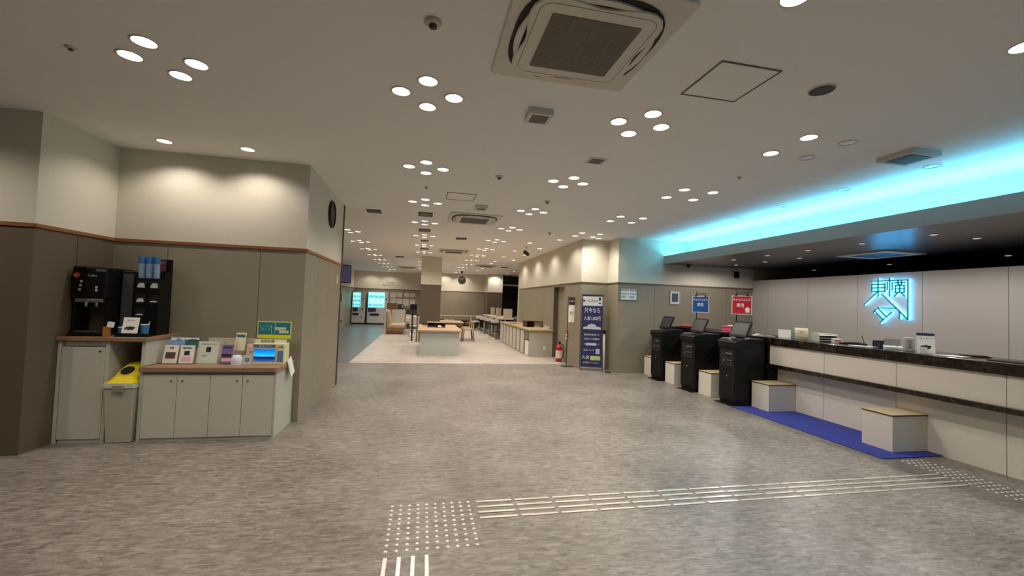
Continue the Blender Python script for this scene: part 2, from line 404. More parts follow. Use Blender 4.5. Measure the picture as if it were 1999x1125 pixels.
# ------------------------------------------------------------------ downlights
lampm = mat('lamp_glow', (255, 250, 240), 0.5, emit=(255, 246, 232), es=48.0)
unlit_sheen = mat('unlit_can_sheen', (245, 245, 245), 0.2, spec=0.8)
reflector = mat('reflector_silver', (215, 212, 206), 0.22, 0.35)
ringm = mat('ring_white', (222, 216, 206), 0.5)
DL_POWER = 17.0
def make_downlight(lit):
    mb = MB()
    mb.lathe([(0.067, 0.0), (0.076, -0.002), (0.078, -0.005), (0.073, -0.006), (0.066, -0.003)], seg=24)
    root = mb.build('downlight', ringm)
    MB().lathe([(0.066, -0.003), (0.061, 0.02), (0.046, 0.056), (0.040, 0.072)], seg=24).build('reflector', reflector, root)
    if lit: MB().lathe([(0.028, 0.072), (0.030, 0.052), (0.022, 0.036), (0.001, 0.030)], seg=16).build('lamp', lampm, root)
    else: MB().lathe([(0.064, 0.002), (0.040, -0.003), (0.001, -0.005)], seg=20).build('lens', unlit_sheen, root)  # white disc closes the unlit can, imitating light caught by its reflector
    return root
dl_lit = make_downlight(True); dl_off = make_downlight(False)
used = {True: False, False: False}
for label, group, pts, lits, power in groups:
    for (x, y), lit in zip(pts, lits):
        proto = dl_lit if lit else dl_off
        o = copy_tree(proto) if used[bool(lit)] else proto
        used[bool(lit)] = True
        o.location = (x, y, CEIL)
        lab = label if lit or 'unlit' in label else label.replace('round recessed', 'unlit round recessed')
        if not lit and group: grp = group + ', unlit lamps'
        else: grp = group
        o['label'] = lab; o['category'] = 'ceiling light'
        if grp: o['group'] = grp
        elif 'group' in o: del o['group']
        if lit and not any(c.type == 'LIGHT' for c in o.children):
            ld = bpy.data.lights.get('down_%g' % power)
            if not ld:
                ld = bpy.data.lights.new('down_%g' % power, 'SPOT')
                ld.energy = DL_POWER * power; ld.color = (1.0, 0.90, 0.79); ld.spot_size = math.radians(142); ld.spot_blend = 0.6; ld.shadow_soft_size = 0.03
            lo = bpy.data.objects.new('downlight_beam', ld); COL.objects.link(lo); lo.parent = o; lo.location = (0, 0, 0.022)


# reception ceiling lamps (small, z = 2.53)
ring2 = MB().cyl(0.05, -0.006, 0.0, seg=20).build('reception_downlight', mat('small_ring', (150, 148, 146), 0.4))
MB().cyl(0.036, -0.009, -0.005, seg=20).build('lens', mat('small_lens', (200, 200, 205), 0.3, emit=(255, 250, 240), es=0.5), ring2)
rl = [(6.08, 7.46), (6.09, 6.62), (6.10, 5.80), (6.11, 4.93), (6.12, 4.06), (6.12, 3.2), (6.82, 8.3), (6.82, 7.47), (6.82, 6.66), (6.82, 4.06), (8.98, 8.36), (9.0, 6.72), (9.0, 4.97)]
first = True
for i, (x, y) in enumerate(rl):
    o = ring2 if first else copy_tree(ring2); first = False
    o.location = (x, y, 2.53)
    row = 'row nearest the fascia' if x < 6.5 else ('row over the staff side' if x < 7.5 else 'row beyond the backdrop wall')
    tag(o, 'small dim downlight in the dark reception ceiling, ' + row, 'ceiling light', 'reception ceiling lamps, ' + row)
for (x, y, p) in ((6.45, 8.0, 8), (6.45, 6.2, 9), (6.45, 4.5, 9), (6.45, 2.7, 9), (6.45, 1.0, 8)):
    ld = bpy.data.lights.new('reception_beam', 'SPOT'); ld.energy = p * 5.6; ld.color = (1, 0.93, 0.88); ld.spot_size = math.radians(174); ld.spot_blend = 0.35; ld.shadow_soft_size = 0.05
    lo = bpy.data.objects.new('reception_beam', ld); COL.objects.link(lo); lo.location = (x, y, 2.5)

# cyan cove light strip
cy = mat('cyan_led', (60, 220, 255), 0.5, emit=(108, 214, 255), es=16.5)
strip = MB().box(5.61, -3.4, 2.605, 5.83, 9.0, 2.618).build('cove_light_strip', cy)
tag(strip, 'cyan LED light strip lying in the cove behind the fascia', 'light strip')

# ------------------------------------------------------------------ ceiling fittings
acw = mat('ac_white', (214, 208, 194), 0.45)
acg = mat('ac_grille', (112, 102, 88), 0.6)
def make_ac():
    r = thing('air_conditioner', 'x', 'air conditioner')
    MB().prism(rrect(0.95, 0.95, 0.03), -0.018, 0.0).build('base_panel', acw, r, 0.004)
    # dark recess ring (rounded superellipse)
    def sup(R, n=48, e=3.2, wob=0.0):
        p = []
        for i in range(n):
            a = 2 * PI * i / n; c, s = math.cos(a), math.sin(a)
            k = (abs(c) ** e + abs(s) ** e) ** (-1 / e)
            k *= 1 - wob * (0.5 + 0.5 * math.cos(4 * a))
            p.append((R * k * c, R * k * s))
        return p
    MB().prism(sup(0.42), -0.026, -0.018).build('outlet_ring', mat('ac_recess', (38, 33, 27), 0.7), r)
    MB().prism(sup(0.405, wob=0.15, e=3.6), -0.046, -0.028).build('face_panel', acw, r, 0.006)
    g = MB().prism(rrect(0.515, 0.515, 0.01), -0.048, -0.046).build('intake_grille', acg, r)
    mb = MB()
    for i in range(33):
        t = -0.248 + i * 0.0155; mb.box(-0.25, t - .003, -0.0492, 0.25, t + .003, -0.048)
    for i in (-1, 0, 1): mb.box(i * 0.128 - .003, -0.255, -0.051, i * 0.128 + .003, 0.255, -0.048)
    mb.build('grille_slats', mat('ac_slats', (122, 112, 97), 0.5), g)
    gp = rrect(0.66, 0.66, 0.07, 6); MB().tube([(x, y, -0.0462) for x, y in gp + gp[:1]], 0.0016, 5).build('face_groove', mat('groove_dark', (96, 88, 76), 0.6), r)
    for k in range(4):
        pts = []
        for i in range(9):
            t = -1 + i / 4; pts.append((t * 0.21, 0.368 + 0.036 * (1 - t * t)))
        for i in range(8, -1, -1):
            t = -1 + i / 4; pts.append((t * 0.21, 0.364 + 0.0 * t))
        MB().prism(pts, -0.040, -0.028).build('flap', acw, r, rot=(0, 0, k * PI / 2))
    return r
ac0 = make_ac()
for i, (x, y, lab) in enumerate(((0.862, 2.37, 'large four-way ceiling air conditioner with taupe grille, nearest to the viewer'),
        (0.89, 8.06, 'four-way ceiling air conditioner above the middle of the lobby, behind the ceiling hatch'),
        (0.89, 13.6, 'four-way ceiling air conditioner above the wooden island counter'),
        (2.64, 18.4, 'four-way ceiling air conditioner above the dining area near the far clock'),
        (-0.84, 21.6, 'four-way ceiling air conditioner above the bench near the vending machines'))):
    o = ac0 if i == 0 else copy_tree(ac0)
    o.location = (x, y, CEIL); o['label'] = lab
def make_vent(w, d, h, name='air_vent'):
    r = thing(name, 'x', 'vent')
    mb = MB(); t = 0.03
    mb.prism(rrect(w, d, 0.006), -h, 0)
    mb.build('housing', acw, r, 0.003)
    MB().box(-w / 2 + t, -d / 2 + t, -h - 0.003, w / 2 - t, d / 2 - t, -h).build('grille', mat('vent_dark', (104, 100, 90), 0.6), r)
    return r
vents = [(0.875, 3.38, 0.2, 0.2, 0.05, 'protruding square air vent box between the large air conditioner and the lamps'),
         (1.78, 4.32, 0.2, 0.2, 0.006, 'flat square ceiling vent between two diamond lamp clusters beside the air conditioner row'),
         (-0.935, 8.05, 0.24, 0.24, 0.02, 'dark ceiling vent beyond the wall end with the clock'),
         (0.876, 6.98, 0.2, 0.2, 0.05, 'protruding vent box between the hatch and the second air conditioner'),
         (-0.02, 8.0, 0.26, 0.36, 0.012, 'dark grey ceiling speaker panel in the central lamp row, nearest one'),
         (-0.03, 9.85, 0.26, 0.36, 0.012, 'dark grey ceiling speaker panel in the central lamp row, second one'),
         (-0.02, 11.6, 0.2, 0.24, 0.012, 'dark grey ceiling speaker panel in the central lamp row, third one'),
         (-0.02, 13.45, 0.26, 0.3, 0.012, 'dark grey ceiling speaker panel in the central lamp row, before the pillar'),
         (0.88, 10.75, 0.26, 0.26, 0.02, 'dark ceiling vent between the second and third air conditioners'),
         (-0.905, 16.4, 0.3, 0.3, 0.02, 'dark ceiling vent beside the central pillar'),
         (3.5, 18.7, 0.3, 0.3, 0.02, 'dark ceiling vent near the far dark window')]
for (x, y, w, d, h, lab) in vents:
    v = make_vent(w, d, h); v.location = (x, y, CEIL); v['label'] = lab
    if h in (0.02, 0.012):
        v.children[1].data.materials[0] = mat('vent_darker', (70, 62, 52), 0.7)
for (x, y, s, lab) in ((2.01, 2.55, 0.45, 'square ceiling access hatch beside the large air conditioner'), (0.495, 6.44, 0.43, 'square ceiling access hatch before the second air conditioner')):
    h = thing('access_hatch', lab, 'ceiling hatch', (x, y, CEIL))
    a = s / 2; t = 0.012
    MB().box(-a, -a, -.006, a, -a + t, 0).box(-a, a - t, -.006, a, a, 0).box(-a, -a + t, -.006, -a + t, a - t, 0).box(a - t, -a + t, -.006, a, a - t, 0).build('hatch_frame', mat('hatch_grey', (110, 100, 90), 0.5), h)
    MB().box(-a + t, -a + t, -.003, a - t, a - t, 0).build('hatch_panel', ceilm, h)
sp = thing('ceiling_speaker', 'round dark grey ceiling speaker disc beside the access hatch', 'speaker', (2.685, 2.455, CEIL))
MB().lathe([(0.001, -.008), (0.07, -.007), (0.078, -.004)], seg=28).build('speaker_grille', mat('speaker_grille', (82, 80, 74), 0.7), sp)
MB().lathe([(0.078, -.009), (0.086, -.008), (0.09, 0)], seg=28).build('speaker_rim', ringm, sp)
for i, (x, y, lab) in enumerate(((-0.01, 2.42, 'small smoke detector on the ceiling left of the large air conditioner'), (-2.34, 3.30, 'small sprinkler head on the ceiling beyond the coffee corner lamps'),
        (0.87, 5.22, 'small smoke detector on the ceiling before the ceiling hatch'), (3.58, 4.33, 'small dark sprinkler head between two square lamp clusters'),
        (-0.02, 6.05, 'small sprinkler head in the central lamp row'), (1.80, 6.25, 'small smoke detector between lamp clusters of the air conditioner row'), (2.67, 9.0, 'small smoke detector near the corner column with the banner'))):
    s = thing('smoke_detector', lab, 'smoke detector', (x, y, CEIL))
    k = 0.6 if 'sprinkler' in lab else 1.0
    MB().lathe([(0.05 * k, 0), (0.05 * k, -.012 * k), (0.036 * k, -.02 * k), (0.001, -.021 * k)], seg=20).build('detector_base', offwhite, s)
    MB().lathe([(0.022 * k, -.018 * k), (0.022 * k, -.036 * k), (0.012 * k, -.042 * k), (0.001, -.042 * k)], seg=16).build('sensor_head', mat('sensor_dark', (70, 62, 55), 0.5), s)
u = thing('ceiling_exhaust_unit', 'protruding rectangular ceiling unit rimmed in cyan light above the reception desk', 'ceiling unit', (4.565, 3.245, CEIL))
MB().box(-.175, -.165, -.045, .175, .165, 0).build('unit_housing', mat('unit_white', (190, 190, 186), 0.5), u, 0.004)
MB().box(-.125, -.115, -.05, .125, .115, -.045).build('unit_opening', mat('unit_dark', (64, 66, 68), 0.5), u)
# office ceiling cassette above the reception
c2 = thing('ceiling_cassette', 'slim white ceiling cassette on the dark ceiling above the glowing logo', 'air conditioner', (7.35, 5.65, 2.53))
MB().box(-.38, -.42, -.03, .38, .42, 0).build('cassette_panel', acw, c2, 0.005)
MB().box(-.25, -.27, -.034, .25, .27, -.03).build('cassette_grille', darkgrey, c2)
# security cameras and sensors
s = thing('dome_camera', 'small dark dome camera under the reception ceiling near the corner', 'camera', (5.97, 8.8, 2.53))
MB().lathe([(0.045, 0), (0.045, -.02), (0.036, -.05), (0.018, -.064), (0.001, -.068)], seg=18).build('dome', black, s)
MB().cyl(0.05, -.008, 0, seg=18).build('dome_mount', darkgrey, s)
s = thing('wall_speaker', 'small black wall speaker on the reception end wall beside the backdrop', 'speaker', (7.4, 9.03, 2.37))
MB().box(-.05, -.09, -.08, .05, -.02, .08).build('speaker_cabinet', black, s, 0.01)
MB().box(-.015, -.02, -.02, .015, 0, .02).build('speaker_bracket', black, s)
s = thing('projector_camera', 'dark ceiling-mounted spotlight on a short white stem in the dining area', 'ceiling spotlight', (2.78, 11.6, CEIL))
MB().cyl(0.05, -.015, 0).tube([(0, 0, -.01), (0, 0, -.14)], 0.012).build('stem', offwhite, s)
MB().cyl(0.05, -.09, .09, (0, 0, 0), axis='y').build('spot_body', darkgrey, s, loc=(0, 0, -.17), rot=(0.5, 0, 0.4))
s = thing('ceiling_sensor', 'slim white sensor hanging under the far ceiling above the clock', 'sensor', (1.81, 17.9, CEIL))
MB().cyl(0.06, -.02, 0).cyl(0.025, -.22, -.02).build('sensor_stem', white, s)
s = thing('ceiling_dome', 'small dark dome hanging over the far clock', 'camera', (1.95, 22.5, CEIL))
MB().lathe([(0.06, 0), (0.06, -.05), (0.04, -.12), (0.001, -.13)], seg=16).build('dome', darkgrey, s)

# ------------------------------------------------------------------ tactile paving
stud = MB().lathe([(0.0125, 0), (0.0125, 0.0015), (0.009, 0.0045), (0.001, 0.005)], seg=12).build('tactile_stud', mat('stud_steel', (238, 232, 220), 0.3, 0.35))
n = 0
def place_stud(x, y, lab, grp):
    global n
    o = stud if n == 0 else copy_tree(stud); n += 1
    o.location = (x, y, 0.0); tag(o, lab, 'tactile stud', grp)
for i in range(10):
    for j in range(10):
        place_stud(-0.155 + i * 0.0608, 3.23 - j * 0.0628, 'small round steel tactile stud in the square warning field on the floor', 'tactile studs in the square field')
for i in range(5):
    for j in range(19):
        place_stud(4.955 + i * 0.062, 3.56 - j * 0.062, 'small round steel tactile stud in the strip beside the reception desk', 'tactile studs beside the desk')
bar = MB().prism([(-.137, -.0125), (.137, -.0125), (.137, .0125), (-.137, .0125)], 0, 0.005).build('tactile_bar', mat('bar_steel', (236, 228, 214), 0.25, 0.45), None, 0.003)
n2 = 0
for r in range(4):
    for k in range(15):
        o = bar if n2 == 0 else copy_tree(bar); n2 += 1
        o.location = (0.585 + k * 0.2985, 3.222 - r * 0.0795, 0)
        tag(o, 'long steel guide bar in the four-line path across the lobby floor', 'guide bar', 'guide bars leading to the desk')
for i in range(4):
    for k in range(2):
        o = copy_tree(bar); o.rotation_euler = (0, 0, PI / 2); o.location = (-0.152 + i * 0.0785, 2.46 - k * 0.2985, 0)
        tag(o, 'steel guide bar running from the square stud field towards the viewer', 'guide bar', 'guide bars towards the viewer')

# ------------------------------------------------------------------ reception desk
desk = thing('reception_desk', 'long reception desk with dark marble top and pale panels', 'reception desk', (0, 0, 0))
MB().box(5.42, -3.0, 0.98, 6.15, 5.85, 1.095).build('countertop', marble, desk, 0.006)
MB().box(5.43, 5.85, 0.0, 5.61, 8.99, 0.98).build('black_front', black, desk)
MB().box(5.42, 5.85, 0.98, 6.15, 8.99, 1.095).build('black_countertop', black, desk, 0.004)
MB().box(5.395, -3.0, 0.628, 5.60, 5.85, 0.685).build('bag_ledge', marble, desk, 0.004)
sm = [7.0, 6.1, 5.04, 4.1, 3.11, 2.14, 1.17, 0.2, -0.8, -1.8]
yy = [9.0] + sm + [-3.0]
for i in range(len(yy) - 1):
    a, b = yy[i + 1] + 0.003, yy[i] - (0.003 if i else 0)
    if a > 5.7: continue
    MB().box(5.45, a * .973, 0.685, 5.60, min(b * .973, 5.845), 0.98).build('upper_panel', deskpanel, desk)
    MB().box(5.60, a, 0.0, 5.66, min(b, 5.845), 0.628).build('lower_panel', deskpanel, desk)
MB().box(5.67, -3.0, 0.0, 5.70, 9.0, 0.97).box(6.1, -3.0, 0, 6.13, 9.0, 0.97).build('carcass', groove, desk)

matm = mat('blue_mat', (50, 62, 150), 0.9, noise=0.12, scale=120, bump=0.5, bscale=500)
m_ = MB().box(4.79, 3.63, 0.002, 5.60, 5.86, 0.011).build('floor_mat', matm, None, 0.003)
tag(m_, 'long bright blue mat on the floor along the reception desk', 'mat')

def bag_stand(x0, y0, x1, y1, h, lab):
    r = thing('bag_stand', lab, 'bag stand', ((x0 + x1) / 2, (y0 + y1) / 2, 0.0 if x0 < 5 or x0 < 5.05 else 0.011))
    w, d = (x1 - x0) / 2, (y1 - y0) / 2; z = r.location.z
    MB().box(-w, -d, 0, w, d, h - 0.018 - z).build('box_body', mat('bag_white', (214, 208, 196), 0.5), r, 0.002)
    MB().box(-w - .004, -d - .004, h - 0.018 - z, w + .004, d + .004, h - 0.004 - z).build('top_edge', mat('edge_brown', (96, 74, 52), 0.5), r)
    MB().box(-w - .002, -d - .002, h - 0.004 - z, w + .002, d + .002, h - z).build('top_board', oak, r)
bag_stand(5.11, 3.775, 5.595, 4.11, 0.415, 'white box bag stand with oak top on the blue mat, standing alone')
bag_stand(5.12, 5.50, 5.595, 5.84, 0.415, 'white box bag stand with oak top on the blue mat beside the black kiosk')
bag_stand(4.92, 6.54, 5.41, 6.88, 0.415, 'white box bag stand between the red-sign kiosk and the blue-sign kiosk')
bag_stand(4.93, 7.66, 5.41, 7.98, 0.415, 'white box bag stand between the blue-sign kiosk and the far kiosk')
bag_stand(4.97, 8.62, 5.41, 8.9, 0.415, 'white box bag stand mostly hidden behind the far kiosk')

# kiosks
def kiosk(y0, y1, lab, key):
    yc = (y0 + y1) / 2; d = (y1 - y0) / 2
    r = thing('check_in_kiosk', lab, 'kiosk', (4.86, yc, 0))
    # x forward 0..0.6 toward desk
    MB().prism([(0.03, 0), (0.515, 0), (0.515, 1.02), (0.0, 1.02), (0.0, 0.12)], -d, d, 'y').build('cabinet', black, r, 0.008)
    MB().prism([(-0.03, 0.93), (0.0, 0.90), (0.50, 0.90), (0.50, 1.065), (0.22, 1.065), (0.0, 1.03), (-0.03, 1.0)], -d - .008, d + .008, 'y').build('top_deck', black, r, 0.008)
    MB().box(-0.07, -d - .01, 0, 0.45, d + .01, 0.012).build('base_plate', black, r, 0.003)
    f = MB().box(-0.006, -d + .03, 0.16, 0.002, d - .03, 0.55).build('lower_door', black, r, 0.002)
    MB().cyl(0.011, -0.012, -0.005, (0, d * 0.0, 0.45), axis='x', seg=14).build('door_lock', chrome, f)
    s = MB().box(-0.008, -d + .05, 0.60, 0.0, d - .05, 0.86).build('payment_panel', blackmatt, r, 0.002)
    MB().box(-0.022, -d + .08, 0.80, -0.006, 0.02, 0.825).build('note_slot', mat('slot_grey', (92, 94, 96), 0.4), s); MB().box(-0.02, -d + .08, 0.70, -0.006, 0.0, 0.715).build('card_slot', mat('slot_grey', (92, 94, 96), 0.4), s)
    MB().cyl(0.014, -0.02, -0.006, (0, d * .35, 0.69), axis='x', seg=14).build('coin_slot', steel, s)
    MB().box(0.02, d - 0.14, 1.045, 0.14, d - 0.03, 1.052).build('receipt_tray', mat('tray_white', (190, 188, 182), 0.5), r)
    MB().box(0.03, -d + .04, 1.045, 0.17, -d + .13, 1.056).build('card_reader', mat('reader_grey', (70, 72, 74), 0.4), r, 0.003)
    # tilted touch screen
    t = MB().prism(rrect(0.385, 0.275, 0.015), -0.012, 0.012).build('touch_screen', black, r, 0.003, loc=(0.235, 0, 1.205), rot=(PI / 2 - 0.42, 0, -PI / 2 - 0.0))
    MB().box(-0.165, -0.105, 0.012, 0.165, 0.105, 0.014).build('display', mat('screen_off', (52, 53, 56), 0.3), t)
    MB().box(0.18, -0.05, 1.03, 0.26, 0.05, 1.12).build('screen_foot', black, r)
    if key:
        # sign on a black pole
        sg = MB().tube([(0.30, d - 0.02, 1.06), (0.30, d - 0.02, 1.85)], 0.008).tube([(0.30, d - 0.02, 1.80), (0.30, d - 0.30, 1.80)], 0.006).build('sign_pole', black, r)
        sm_ = blue if key == 'blue' else redsign
        b = MB().box(-.15, -.005, -.155, .15, .005, .155).build('sign_board', mat('board_white', (228, 226, 222), 0.5), r, 0.001, loc=(0.29, d - 0.15, 1.60), rot=(0, 0, -0.85))
        MB().box(-.138, -.008, -.143, .138, -.005, .143).build('sign_face', sm_, b)
        text('sign_lettering', 'キャッシュレス', 0.05, lettering_w, b, (0, -.009, .085), width=0.255, bold=0.001)
        text('sign_lettering', '専用', 0.075, lettering_w, b, (-.02 if key == 'red' else 0, -.009, -.01), width=0.105, bold=0.001)
        if key == 'red':
            MB().prism([(-.03, -.05), (.03, -.05), (.03, 0), (.045, 0), (0, .045), (-.045, 0), (-.03, 0)], -.0095, -.008, 'y').build('sign_emblem', lettering_w, b, loc=(.085, 0, -.07))
        MB().box(-.10, -.012, .15, -.07, .008, .172).box(.07, -.012, .15, .10, .008, .172).build('sign_clip', black, b)
    return r
kiosk(5.87, 6.27, 'black check-in kiosk nearest the blue mat, with a red cashless sign', 'red')
kiosk(6.92, 7.34, 'black check-in kiosk in the middle of the three, with a blue cashless sign', 'blue')
kiosk(8.02, 8.42, 'black check-in kiosk farthest back, without a sign, near the framed picture', None)

# glowing logo on the reception back wall
Z8 = 8.035
def lp(px, py):   # zoomed sketch coordinates to wall (y, z)
    u = (px - 365) / (1080 - 365); v = (py - 285) / (945 - 285)
    # wall frame measured: right edge y=5.585, left y=6.30; top z=2.15, bottom z=1.39
    y = 6.31 - u * (6.31 - 5.575); z = 2.155 - v * (2.155 - 1.385)
    z -= 0.0 * u
    return (y, z)
strokes = [[(505, 318), (1080, 318)], [(1080, 318), (1080, 880)], [(620, 285), (620, 545)], [(515, 368), (730, 368), (730, 475), (515, 475), (515, 368)], [(515, 421), (730, 421)],
    [(600, 490), (385, 675)], [(680, 515), (1075, 875)], [(805, 285), (805, 545)], [(768, 345), (768, 450)], [(845, 345), (845, 450)],
    [(885, 352), (1035, 352)], [(935, 325), (935, 380)], [(985, 325), (985, 380)], [(895, 395), (1025, 395), (1025, 492), (895, 492), (895, 395)], [(895, 443), (1025, 443)], [(960, 380), (960, 492)],
    [(930, 500), (885, 545)], [(985, 500), (1032, 545)], [(615, 725), (905, 725)], [(615, 725), (755, 855)], [(755, 855), (835, 790)], [(565, 770), (705, 900)], [(590, 745), (545, 790)], [(725, 880), (655, 945)],
    [(957, 775), (957, 870)]]
logo = thing('logo_sign', 'glowing cyan stroke logo of two characters and letters on the reception back wall', 'sign', (7.9, 5.94, 1.39))
g1 = MB(); g2 = MB()
def barstroke(mb, a, b, w, x0, x1):
    a = Vector(a); b = Vector(b); d = (b - a).normalized(); nrm = Vector((-d.y, d.x)) * w / 2; a = a - d * w / 2; b = b + d * w / 2
    mb.prism([tuple(a + nrm), tuple(b + nrm), tuple(b - nrm), tuple(a - nrm)], x0, x1, 'x')
for st in strokes:
    for a, b in zip(st[:-1], st[1:]):
        pa, pb = lp(*a), lp(*b)
        pa = (pa[0] - 5.94, pa[1] - 1.39); pb = (pb[0] - 5.94, pb[1] - 1.39)
        barstroke(g1, pa, pb, 0.022, -0.052, -0.040)
        barstroke(g2, pa, pb, 0.022, -0.016, -0.010)
        barstroke(g2, (pa[0] - .016, pa[1] - .010), (pb[0] - .017, pb[1] - .011), 0.006, -0.044, -0.024)
g1.build('stroke_faces', mat('logo_teal', (12, 150, 165), 0.4, emit=(0, 120, 140), es=0.25), logo)
g2.build('back_light', mat('logo_glow', (120, 225, 255), 0.5, emit=(96, 196, 255), es=6.5), logo)

# ------------------------------------------------------------------ things on the reception desk
T = 1.095
def sheet_stack(name, lab, cat, x, y, w, d, h, m, rz=0.0, z=T):
    o = MB().box(-w / 2, -d / 2, 0, w / 2, d / 2, h).build(name, m, None, 0.001, loc=(x, y, z), rot=(0, 0, rz)); tag(o, lab, cat); return o
# far: open folder with red cover
f = thing('clamshell_folder', 'open black folder with red papers on the far end of the desk', 'folder', (5.62, 8.2, T), 0.3)
MB().prism([(-.26, 0), (.22, 0), (.22, .018), (.0, .05), (-.26, .018)], -.15, .15, 'y').build('folder_cover', black, f, 0.004)
MB().prism([(-.16, .04), (.24, .02), (.24, .045), (.02, .075), (-.16, .06)], -.14, .14, 'y').build('red_papers', mat('red_paper', (206, 78, 82), 0.6), f)
b = thing('form_box', 'pink plastic form box behind the red-sign kiosk', 'box', (5.62, 6.95, T), 0.2)
MB().box(-.13, -.09, 0, .13, .09, .085).build('box_body', pink, b, 0.01)
MB().box(-.13, -.09, .09, .13, .09, .125).build('box_lid', pink, b, 0.01)
MB().box(-.05, -.095, .125, .05, .03, .14).build('white_cards', paper, b)
b = thing('booklet', 'open dark green booklet lying beside the kiosk on the desk', 'booklet', (5.62, 6.17, T), -0.5)
MB().prism([(-.15, 0), (.15, 0), (.15, .008), (.07, .035), (0, .012), (-.07, .035), (-.15, .008)], -.11, .11, 'y').build('pages', mat('booklet_page', (196, 196, 184), 0.6), b)
MB().prism([(.0, .015), (.07, .038), (.15, .011), (.15, .014), (.07, .043), (0, .02)], -.10, .10, 'y').build('green_page', mat('dark_green_print', (44, 52, 44), 0.6), b)
c = thing('card_tent', 'plain white tent card standing on the desk beside the open booklet', 'card', (5.80, 5.93, T), -0.75)
MB().prism([(-.05, 0), (-.044, 0), (.002, .13), (-.004, .13)], -.085, .085, 'x').prism([(.05, 0), (.044, 0), (-.004, .13), (.002, .13)], -.085, .085, 'x').build('tent_panels', paper, c, rot=(0, 0, 0))
b = thing('leaflet_rack', 'tiered clear leaflet rack with pale blue sheets on the desk', 'rack', (5.80, 5.66, T), -0.75)
for k in range(4):
    MB().prism([(-.06 + k * .012, .01 + k * .028), (.06, .01 + k * .028), (.06, .02 + k * .028), (-.06 + k * .012, .02 + k * .028)], -.08, .08, 'x').build('rack_shelf', mat('pale_blue_sheet', (168, 196, 198), 0.4), b)
MB().box(-.085, .05, 0, .085, .062, .125).build('rack_back', mat('rack_grey', (150, 158, 158), 0.4), b)
b = thing('paper_stand', 'curved cream paper notice on a stand on the desk', 'notice', (5.66, 5.47, T), -0.65)
pr = [(.035, 0), (.015, .05), (.01, .10), (.02, .15), (.05, .18)]
MB().prism(pr + [(p[0] + .004, p[1] + .001) for p in reversed(pr)], -.085, .085, 'x').build('notice_sheet', mat('cream_sheet', (232, 226, 190), 0.6), b)
MB().box(-.085, .0, 0, .085, .05, .012).build('stand_foot', acrylic, b)
for k in range(5): pass
text('print', 'ご案内', 0.03, mat('print_tan', (170, 150, 110), 0.6), b, (0, .009, .12))
b = thing('tray_stack', 'white letter tray stack holding papers on the desk', 'tray', (5.90, 5.33, T), -0.3)
for k in range(3):
    MB().box(-.13, -.12, .012 + k * .036, .13, .12, .018 + k * .036).build('tray_shelf', mat('tray_cream', (218, 218, 206), 0.5), b, 0.002)
MB().box(-.13, -.12, 0, -.124, .12, .115).box(.124, -.12, 0, .13, .12, .115).box(-.13, .112, 0, .13, .12, .115).build('tray_sides', mat('tray_side', (208, 212, 200), 0.5), b)
b = thing('coupon_box', 'small white box with pink print at the end of the letter trays', 'box', (5.88, 5.10, T), -0.5)
MB().box(-.05, -.05, 0, .05, .05, .055).build('box_body', paper, b, 0.002)
MB().box(-.04, -.0515, .01, .04, -.05, .045).build('pink_label', mat('pink_print', (222, 130, 140), 0.6), b)
b = thing('pen_tray', 'black pen tray lying on the desk before the upright pen', 'tray', (5.88, 4.86, T), -0.5)
MB().prism(rrect(.30, .10, .02), 0, .018).build('tray_body', black, b, 0.004)
MB().tube([(-.1, 0, .022), (.1, .015, .026)], .005).build('pen', darkgrey, b)
b = thing('signing_pad', 'white paper form lying on the desk under the upright pen', 'paper', (5.75, 4.58, T), -0.5)
MB().box(-.16, -.10, 0, .16, .10, .004).build('sheet', paper, b)
b = thing('pen_stand', 'black counter pen standing upright in a round base', 'pen', (5.78, 4.62, T + .004))
MB().lathe([(.035, 0), (.035, .004), (.012, .014), (.001, .016)], seg=16).build('base', black, b)
MB().tube([(0, 0, .01), (-.01, .03, .13)], .0045).build('pen', black, b)
b = thing('tape_roll', 'round black roll holder behind the dark card tray on the desk', 'tape dispenser', (5.98, 4.62, T))
MB().cyl(.035, -.03, .03, (0, 0, .035), axis='y').build('roll', black, b)
MB().box(-.045, -.035, 0, .045, .035, .012).build('base', black, b)
b = thing('card_tray', 'dark navy open tray on the desk beside the white card reader', 'tray', (5.88, 4.45, T), -0.3)
MB().box(-.09, -.07, 0, .09, .07, .008).box(-.09, -.07, 0, -.082, .07, .07).box(.082, -.07, 0, .09, .07, .07).box(-.09, .062, 0, .09, .07, .085).box(-.09, -.07, 0, .09, -.062, .05).build('tray_body', mat('dark_navy', (24, 26, 40), 0.4), b, 0.002)
b = thing('card_reader', 'white card reader with grey screen on the desk', 'card reader', (5.74, 4.24, T), -0.75)
MB().prism([(-.06, 0), (.06, 0), (.06, .05), (-.06, .03)], -.085, .085, 'x').build('reader_body', white, b, 0.004)
MB().prism([(.02, .045), (.028, .045), (.055, .125), (.047, .125)], -.08, .08, 'x').build('reader_screen', mat('reader_lid', (138, 140, 140), 0.3), b)
MB().prism([(-.02, .0405), (.0, .0435), (.0, .0455), (-.02, .0425)], .03, .05, 'x').build('reader_button', darkgrey, b)
b = thing('dispenser_box', 'tall light grey dispenser box between the card reader and the coffee notice', 'dispenser', (5.72, 4.05, T), -0.75)
MB().box(-.045, -.05, 0, .045, .05, .16).build('case', mat('case_grey', (186, 186, 184), 0.4), b, 0.006)
MB().box(-.015, -.052, .03, .015, -.05, .13).build('front_slot', mat('slot_mid', (140, 140, 140), 0.4), b)
